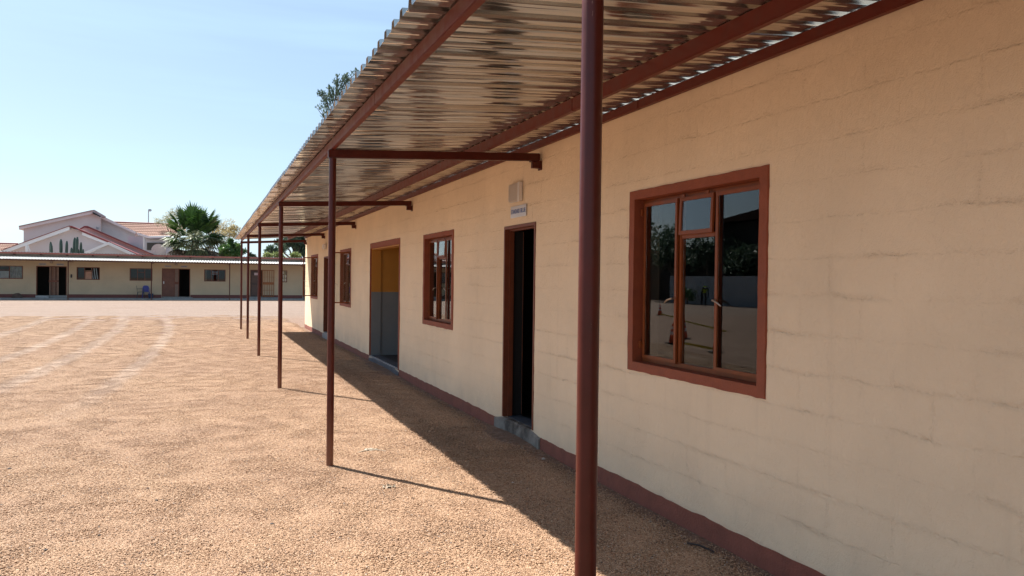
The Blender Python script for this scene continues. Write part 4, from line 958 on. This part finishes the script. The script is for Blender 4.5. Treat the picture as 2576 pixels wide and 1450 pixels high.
# dark tree showing below the canopy at the building corner
tree('dark_tree', gp(1190, 1020, 80.), [bl(z2, 1960, 620, 80., 150, (1, 1, 1), 1.5), bl(z2, 2040, 560, 80., 130, (1, 1, 1), 1.4), bl(z2, 1820, 620, 80., 110, (1, 1, 1), .6), bl(z2, 1740, 690, 79., 100, (1, 1, .7), .45), bl(z2, 2060, 720, 80., 100, (1, 1, .8), 1.3), bl(z2, 1650, 700, 79., 80, (1, 1, .7), .25), bl(z2, 1880, 520, 81., 100, (1, 1, .8), .7), bl(z2, 2150, 640, 81, 150, (1, 1, 1), 1.)],
     L_dark, 'dense dark tree with a lacy left side behind the far corner of the near building', 'tree', .3, 1500, .26)
for i_, (xx, w_, lab) in enumerate(((1620, 60, 'low light green shrub top above the far roof, left of the thick post'), (1750, 70, 'low light green shrub top above the far roof, right of the thick post'), (1960, 60, 'light green shrub in front of the dense dark tree'))):
    v = z2(xx, 790, 66.); tree('shrub', (v.x, 66+i_*.3, 0), [bl(z2, xx-w_*.5, 800, 66., 38, (1, 1, 1), .6), bl(z2, xx+w_*.5, 796, 66., 42, (1, 1, 1), .6), bl(z2, xx, 785, 66., 36, (1, 1, 1), .6)], L_lime, lab, 'shrub', .06, 420, .22, 'light green shrubs behind the far block')

# fan palm
pc = z2(650, 540, 68.); palm = empty('fan_palm', (pc.x, 68, 0), 'big fan palm with a grey-brown skirt of dead fronds behind the far block', 'palm')
pt = MB(); 
for k_ in range(8): pt.tube((pc.x, 68, pc.z*k_/8-.1), (pc.x, 68, pc.z*(k_+1)/8), .36-.01*k_+.02*(k_ % 2), .33-.01*k_, 12, caps=False)
pt.build('trunk', bark, palm, fixn=False)
L_palm = leaf_mat('palm_green', (.018, .050, .010), (.085, .17, .025), .5, .25); L_dead = leaf_mat('palm_dead', (.05, .036, .022), (.22, .165, .10), .8, .15); L_mid = leaf_mat('palm_faded', (.03, .05, .018), (.17, .18, .075), .6, .25)
stalkm = simple('pale_petiole', (.32, .34, .20), .6)
def frond(az_, el, stalk, rad, mat, droop=0., tone=.5, nb=24):
    stalk *= 1.1; rad *= 1.14; c = Vector((pc.x, 68, pc.z)); d = Vector((math.cos(az_)*math.cos(el), math.sin(az_)*math.cos(el), math.sin(el)))
    tip = c+d*stalk+Vector((0, 0, -droop*stalk*.4)); side = d.cross(Vector((0, 0, 1))).normalized(); nrm = side.cross(d).normalized()
    fm = MB(); st = MB(); st.tube(c, tip, .032, .016, 5, caps=False)
    for k_ in range(nb):
        a = (k_/(nb-1)-.5)*math.radians(215); rr = rad*(1-.22*abs(a)/1.9)*random.uniform(.88, 1.08)
        bd = d*math.cos(a)+side*math.sin(a); bd = (bd+nrm*.18*math.cos(a*1.3)).normalized()
        wv = bd.cross(nrm).normalized()*rad*.052; mid = tip+bd*rr*.55+Vector((0, 0, -droop*rr*.18)); end = tip+bd*rr*.98+Vector((0, 0, -droop*rr*.62-.04*rr))
        fold = nrm*rad*.018*(1 if k_ % 2 else -1)
        tn = min(1, max(0, tone+random.uniform(-.25, .25)))
        fm.add([tip, mid+wv+fold, end, mid-wv-fold], [(0, 1, 2, 3)], tn)
    f = fm.build('frond', mat, palm, fixn=False); st.build('stalk', stalkm, f, fixn=False)
for (az_, el, s_, r_, tn) in ((-2.2, 1.32, 1.55, 1.35, .5), (-.6, 1.22, 1.35, 1.3, .35), (.2, .95, 1.5, 1.35, .2), (-2.7, 1.0, 1.6, 1.25, .3), (3.0, .75, 1.6, 1.2, .2), (1.6, 1.2, 1.5, 1.3, .3), (-.35, .75, 1.5, 1.25, .25), (-1.6, 1.0, .9, .8, .4), (.5, .6, 1.5, 1.2, .2), (3.6, .5, 1.5, 1.2, .3), (-1.0, 1.15, 1.25, 1.2, .1), (2.2, .9, 1.5, 1.2, .2)):
    frond(az_, el, s_, r_, L_palm, .12, tn)
for k_ in range(9): frond(k_*2.4+.7, random.uniform(.35, 1.05), random.uniform(.7, 1.2), random.uniform(.9, 1.15), L_palm, .2, random.uniform(.0, .5))
for k_ in range(30): frond(k_*2.4+random.random()*.4, random.uniform(-.15, .42), random.uniform(1.15, 1.6), random.uniform(.95, 1.2), L_mid if k_ % 3 else L_palm, random.uniform(.4, .8), random.uniform(.1, .8), 20)
for k_ in range(40): frond(k_*2.4+1, random.uniform(-.95, -.2), random.uniform(1.0, 1.5), random.uniform(.9, 1.15), L_dead if k_ % 4 else L_mid, random.uniform(.9, 1.4), random.uniform(.0, .8), 18)
# skirt hugging the trunk
for k_ in range(26): frond(k_*2.4+2, random.uniform(-1.35, -1.05), random.uniform(1.3, 2.2), random.uniform(.9, 1.1), L_dead, 1.2, random.uniform(0, .6), 14)

# column cactus clump
cac = simple('blue_green_cactus', (.035, .065, .05), .6, .25, 3)
cx0 = z1(970, 740, 66.); cact = empty('column_cactus', (cx0.x, 66, 0), 'clump of ribbed blue-green cactus stems, the tallest, rightmost against the white gable', 'cactus')
def cstem(par, bx, tx, ty, r, name='stem', bottom=2.2):
    a = z1(bx, 760, 66.); b = z1(tx, ty, 66.); a.z = bottom-.4; a.y = b.y = 66+random.uniform(-.3, .3); a.x += 0; r *= .85; mb = MB(); n = 14
    ring = []; steps = 24
    for j in range(steps+1):
        f = j/steps; c = a.lerp(b, f); rr = r*(1 if f < .94 else (.88 if f < .98 else .45))*(1+.05*math.sin(f*17))
        ring += [c+Vector((rr*(1+.16*(i_ % 2))*math.cos(i_*2*math.pi/n), rr*(1+.16*(i_ % 2))*math.sin(i_*2*math.pi/n), 0)) for i_ in range(n)]
    fs = [(j*n+i_, j*n+(i_+1) % n, (j+1)*n+(i_+1) % n, (j+1)*n+i_) for j in range(steps) for i_ in range(n)] + [tuple(steps*n+i_ for i_ in range(n))]
    mb.add(ring, fs).build(name, cac, par, fixn=False)
for bx, tx, ty, r in ((960, 980, 550, .115), (990, 1022, 545, .115), (1050, 1063, 612, .095), (955, 948, 685, .10), (1020, 1024, 700, .07), (1082, 1085, 700, .075)): cstem(cact, bx, tx, ty, r, bottom=0.4)
MB().tube((cx0.x+.3, 66, 0), (cx0.x+.3, 66, 2.6), .45, .35, 12).build('base', cac, cact)
c2 = z1(665, 740, 66.); ca2 = empty('column_cactus', (c2.x, 66, 0), 'short pair of cactus stems leftmost in front of the white gable', 'cactus')
cstem(ca2, 672, 661, 605, .10, bottom=.4); cstem(ca2, 688, 680, 640, .10, bottom=.4)
c3 = z1(795, 740, 66.); ca3 = empty('column_cactus', (c3.x, 66, 0), 'single tall cactus stem between the leftmost pair and a shorter leaning stem', 'cactus'); cstem(ca3, 800, 794, 570, .115, bottom=.4)
c4 = z1(875, 740, 66.); ca4 = empty('column_cactus', (c4.x, 66, 0), 'single cactus stem leaning slightly right beside the tall clump', 'cactus'); cstem(ca4, 868, 884, 597, .10, bottom=.4)

# ================================================================== WHAT THE WINDOWS REFLECT (left of the frame, behind the left edge)
bw = MB(); bw.box(-27.6, -27.35, -14, 52, -.2, 2.05); bwo = bw.build('boundary_wall', simple('grey_blue_boundary_wall', (.42, .44, .47), .85, .12, .6), None)
tag(bwo, 'plain grey-blue boundary wall reflected in the large near window', 'wall')
for i_, (x, y, lab) in enumerate(((-5.15, 17.05, 'orange traffic cone reflected large in the left light of the near window'), (-6.5, 18.3, 'orange traffic cone reflected behind the middle glazing of the near window'), (-4.80, 14.5, 'orange traffic cone reflected at the edge of the near window\'s right light'), (-13.8, 31.6, 'far small traffic cone reflected leftmost in the near window'), (-14.1, 30.6, 'far small traffic cone reflected beside the leftmost one in the near window'))):
    c = empty('traffic_cone', (x, y, 0), lab, 'cone', 'traffic cones in the yard'); c.scale = (.74, .74, .74)
    if i_ == 0:
        co_ = simple('orange_cone_plastic', (.70, .09, .02), .5); wt = simple('white_cone_band', (.75, .75, .75), .4); bk_ = simple('black_cone_base', (.02, .02, .02), .7)
        src = [MB().box(-.20, .20, -.20, .20, 0, .035).build('base', bk_, c, local=True), MB().tube((0, 0, .036), (0, 0, .30), .145, .105, 20).tube((0, 0, .41), (0, 0, .50), .085, .070, 20).tube((0, 0, .60), (0, 0, .70), .052, .030, 20).build('body', co_, c, smooth=True, local=True),
               MB().tube((0, 0, .301), (0, 0, .409), .106, .088, 20).tube((0, 0, .501), (0, 0, .599), .071, .054, 20).build('band', wt, c, smooth=True, local=True)]
    else:
        for s_ in src: q = s_.copy(); COL.objects.link(q); q.parent = c; q.location = (0, 0, 0)
tp = MB()
for a, b in (((-6.5, 18.3, .05), (-5.15, 17.05, .05)), ((-5.15, 17.05, .05), (-4.65, 14.1, .05)), ((-13.8, 31.6, .05), (-9.0, 19.6, .05))):
    a = Vector(a); b = Vector(b); n = 8
    for k_ in range(n):
        f0, f1 = k_/n, (k_+1)/n; p = a.lerp(b, f0); q = a.lerp(b, f1); p.z += .0; q.z += .0
        tp.add([p, q, q+Vector((0, 0, .06)), p+Vector((0, 0, .06))], [(0, 1, 2, 3)])
tag(tp.build('barrier_tape', simple('yellow_barrier_tape', (.62, .48, .05), .5), None), 'yellow barrier tape sagging between the traffic cones', 'tape')
dk = empty('dark_house', (-37, 46, 0), 'two storey house with hipped roof, coloured near-black as a backlit silhouette, reflected in the large near window', 'house')  # walls and roof hold the backlit darkness in their base colour
MB().box(-44, -31.5, 26, 51, 0, 6.2).box(-44, -32, 51.001, 68, 0, 4.6).build('wall', simple('silhouette_house_wall', (.035, .03, .027), .9), dk)
MB().add([(-45, 25, 6.201), (-30.8, 25, 6.201), (-30.8, 52, 6.201), (-45, 52, 6.201), (-38, 32, 8.8), (-38, 45, 8.8)], [(0, 1, 4), (1, 2, 5, 4), (2, 3, 5), (3, 0, 4, 5), (0, 3, 2, 1)]).build('roof', simple('silhouette_tile_roof', (.012, .008, .007), 1., Specular_IOR_Level=0.), dk)
for i_, y in enumerate((30.5, 34.5, 38.5, 42.5)):
    f = MB().box(-31.5, -31.44, y, y+1.3, 3.8, 5.1).build('window', M['dark'], dk)
for i_, (x, y, r, h, lab) in enumerate(((-29.6, 49, 2.4, 4.2, 'dark bushy tree beyond the boundary wall, reflected left in the near window'), (-29.4, 44, 2.0, 3.4, 'dark spreading tree beyond the boundary wall, reflected in the middle of the near window'), (-29.6, 39.5, 2.0, 4.0, 'dark tree in front of the dark house, reflected right in the near window'), (-29.6, 55, 2.2, 4.6, 'dark tree at the far end of the boundary wall'), (-32, 61, 3.5, 5.2, 'large tree beyond the far block, reflected in the second window'))):
    tree('yard_tree', (x, y, 0), [((x, y, h), r, (1, 1, .8), 1.), ((x-1, y-1.6, h-.8), r*.8, (1, 1, .8), .8), ((x-.5, y+1.5, h-.6), r*.75, (1, 1, .8), .8)], L_dark, lab, 'tree', .18, 500, .42, 'trees beyond the boundary wall')
for i_, (x, y, lab) in enumerate(((-26.2, 46.8, 'round clipped shrub by the boundary wall left of the worker'), (-25.4, 36.4, 'clipped shrub by the boundary wall, reflected right in the near window'))):
    tree('clipped_shrub', (x, y, 0), [((x, y, .95), .75, (1, 1, .9), .9)], L_green, lab, 'shrub', .06, 600, .16, 'clipped shrubs by the boundary wall')
# worker bending over, seen only as a reflection
def person(base, rz):
    root = empty('person', base, 'person in a yellow-green safety vest and dark trousers bending over by the boundary wall', 'person', None, rz)
    sk = [(0, 0, .92), (0, .10, 1.05), (0, .28, 1.18), (0, .42, 1.20), (0, .52, 1.18), (0, .60, 1.16),
          (-.11, 0, .90), (-.13, .06, .50), (-.13, -.02, .08), (-.13, .13, .03), (.11, 0, .90), (.13, .10, .50), (.13, .0, .08), (.13, .15, .03),
          (-.19, .36, 1.17), (-.22, .42, .88), (-.18, .50, .62), (-.17, .52, .52), (.19, .36, 1.17), (.22, .42, .88), (.18, .50, .62), (.17, .52, .52)]
    ed = [(0, 1), (1, 2), (2, 3), (3, 4), (4, 5), (0, 6), (6, 7), (7, 8), (8, 9), (0, 10), (10, 11), (11, 12), (12, 13), (3, 14), (14, 15), (15, 16), (16, 17), (3, 18), (18, 19), (19, 20), (20, 21)]
    rad = [.14, .13, .15, .13, .06, .10, .09, .065, .045, .04, .09, .065, .045, .04, .06, .042, .032, .03, .06, .042, .032, .03]
    me = bpy.data.meshes.new('body'); me.from_pydata(sk, ed, []); o = bpy.data.objects.new('body', me); COL.objects.link(o); o.parent = root
    me.materials.append(simple('dark_work_clothes', (.02, .022, .03), .8))
    md = o.modifiers.new('skin', 'SKIN'); lay = me.skin_vertices[0].data
    for i_, r in enumerate(rad): lay[i_].radius = (r, r)
    lay[0].use_root = True; o.modifiers.new('sub', 'SUBSURF').levels = 1; o.modifiers['sub'].render_levels = 1
    v = MB(); v.tube((0, .02, 1.0), (0, .42, 1.21), .175, .165, 14); v.build('vest', simple('lime_safety_vest', (.42, .60, .03), .7), root, smooth=True, local=True)
    return root
person((-26.0, 44.6, 0), math.radians(200))
# overhead cable
wr = MB(); a = Vector((-46, 62, 6.6)); b = Vector((-20, 20, 6.9))
for k_ in range(20):
    f0, f1 = k_/20, (k_+1)/20; p = a.lerp(b, f0); q = a.lerp(b, f1); p.z -= .9*math.sin(f0*math.pi); q.z -= .9*math.sin(f1*math.pi); wr.tube(p, q, .018, n=5, caps=False)
tag(wr.build('overhead_cable', simple('black_cable', (.02, .02, .02), .6), None), 'thin black overhead cable reflected against the sky in the near window', 'cable')

# ================================================================== SMALL THINGS ON THE GROUND
scrap = simple('crumpled_pale_paper', (.40, .33, .25), .8, .08, 30)
def crumple(x, y, w_, d_, h, lab, seed, name='paper_scrap'):
    r = np.random.default_rng(seed); n = 7; vs = []; fs = []
    for j in range(n):
        for i_ in range(n):
            u, v = i_/(n-1)-.5, j/(n-1)-.5; vs.append((x+u*w_+r.normal()*w_*.05, y+v*d_+r.normal()*d_*.05, float(ground_z(x, y))+.006+abs(r.normal())*h))
    for j in range(n-1):
        for i_ in range(n-1):
            if r.random() < .12 and (i_ in (0, n-2) or j in (0, n-2)): continue
            b = j*n+i_; fs.append((b, b+1, b+n+1, b+n))
    tag(MB().add(vs, fs).build(name, scrap, None, fixn=False), lab, 'litter', 'paper scraps on the gravel')
crumple(1.44, 7.12, .13, .08, .007, 'crumpled pale paper scrap on the sunlit gravel, farther from the camera', 3)
crumple(1.31, 5.80, .09, .075, .010, 'crumpled pale paper scrap on the sunlit gravel near the post shadow', 4)
def twig(pts, r, mat, lab):
    mb = MB(); ps = [Vector((x, y, float(ground_z(x, y))+.008+h)) for x, y, h in pts]
    for a, b in zip(ps[:-1], ps[1:]): mb.tube(a, b, r, r*.8, 6, caps=True)
    tag(mb.build('twig', mat, None), lab, 'twig', 'twigs on the gravel')
tw = simple('pale_straw', (.62, .56, .45), .8); dt = simple('dark_twig', (.04, .03, .028), .8)
twig([(1.30, 7.05, .0), (1.42, 7.10, .012), (1.56, 7.04, .0)], .004, tw, 'pale straw beside the farther paper scrap')
twig([(2.36, 7.46, .0), (2.42, 7.44, .006), (2.47, 7.36, .0)], .005, tw, 'pale curved straw lying in the shade near the doorstep')
twig([(2.72, 3.92, .01), (2.76, 3.86, .012), (2.80, 3.76, .0)], .006, dt, 'dark twig lying in the shade at the foot of the near wall')
for i_, (x, y, s_, cc) in enumerate(((.404, 5.177, .017, 0), (-.319, 5.99, .016, 0), (.198, 4.371, .015, 1), (-.855, 5.113, .014, 0), (-1.49, 7.357, .020, 0), (.25, 5.05, .012, 1), (-.6, 5.3, .012, 0), (2.784, 6.208, .020, 2), (2.35, 6.7, .012, 2), (-.25, 5.75, .012, 0), (2.25, 5.6, .013, 2), (.62, 5.75, .013, 1), (-1.3, 6.2, .014, 0), (-.4, 6.35, .012, 0))):
    r = np.random.default_rng(i_+50); base = [(0, 0, 1), (.894, 0, .447), (.276, .851, .447), (-.724, .526, .447), (-.724, -.526, .447), (.276, -.851, .447), (.7, .5, -.4), (-.6, .5, -.4), (-.5, -.6, -.4), (.7, -.5, -.4)]
    q = np.array(base)*(1+.3*(r.random((10, 3))-.5))*[s_, s_*.8, s_*.6]
    fs = [(0, 1, 2), (0, 2, 3), (0, 3, 4), (0, 4, 5), (0, 5, 1), (1, 6, 2), (2, 7, 3), (3, 8, 4), (4, 8, 5), (5, 9, 1), (1, 9, 6), (2, 6, 7), (3, 7, 8), (5, 8, 9), (6, 9, 8, 7)]
    vs = [(x+a, y+b, float(ground_z(x, y))+.008+c) for a, b, c in q]
    lab = ('dark stone alone on the open gravel, lowest but one left of the near post', 'black stone on the sunlit gravel due left of the farther paper scrap', 'brown stone at the bottom edge left of the near post', 'dark stone near the lower left, well away from the posts',
           'dark stone at the far left edge of the near gravel', 'brown stone close beside the dark stone left of the near post', 'small dark stone in the lower left gravel', 'pale stone in the shade between doorstep and near post', 'small pale stone in the middle of the shaded strip by the doorstep',
           'small dark stone left of the nearer paper scrap', 'small pale stone in the shade just inside the canopy shadow edge', 'brown stone on the gravel below the nearer paper scrap', 'dark stone half way up the left gravel', 'small dark stone straight below the slender post foot')[i_]
    tag(MB().add(vs, fs).build('stone', simple('loose_stone', ((.05, .04, .038), (.12, .055, .035), (.50, .46, .42))[cc], .85), None), lab, 'stone', ('dark stones on the sunlit gravel', 'brown stones on the sunlit gravel', 'pale stones in the shade')[cc])
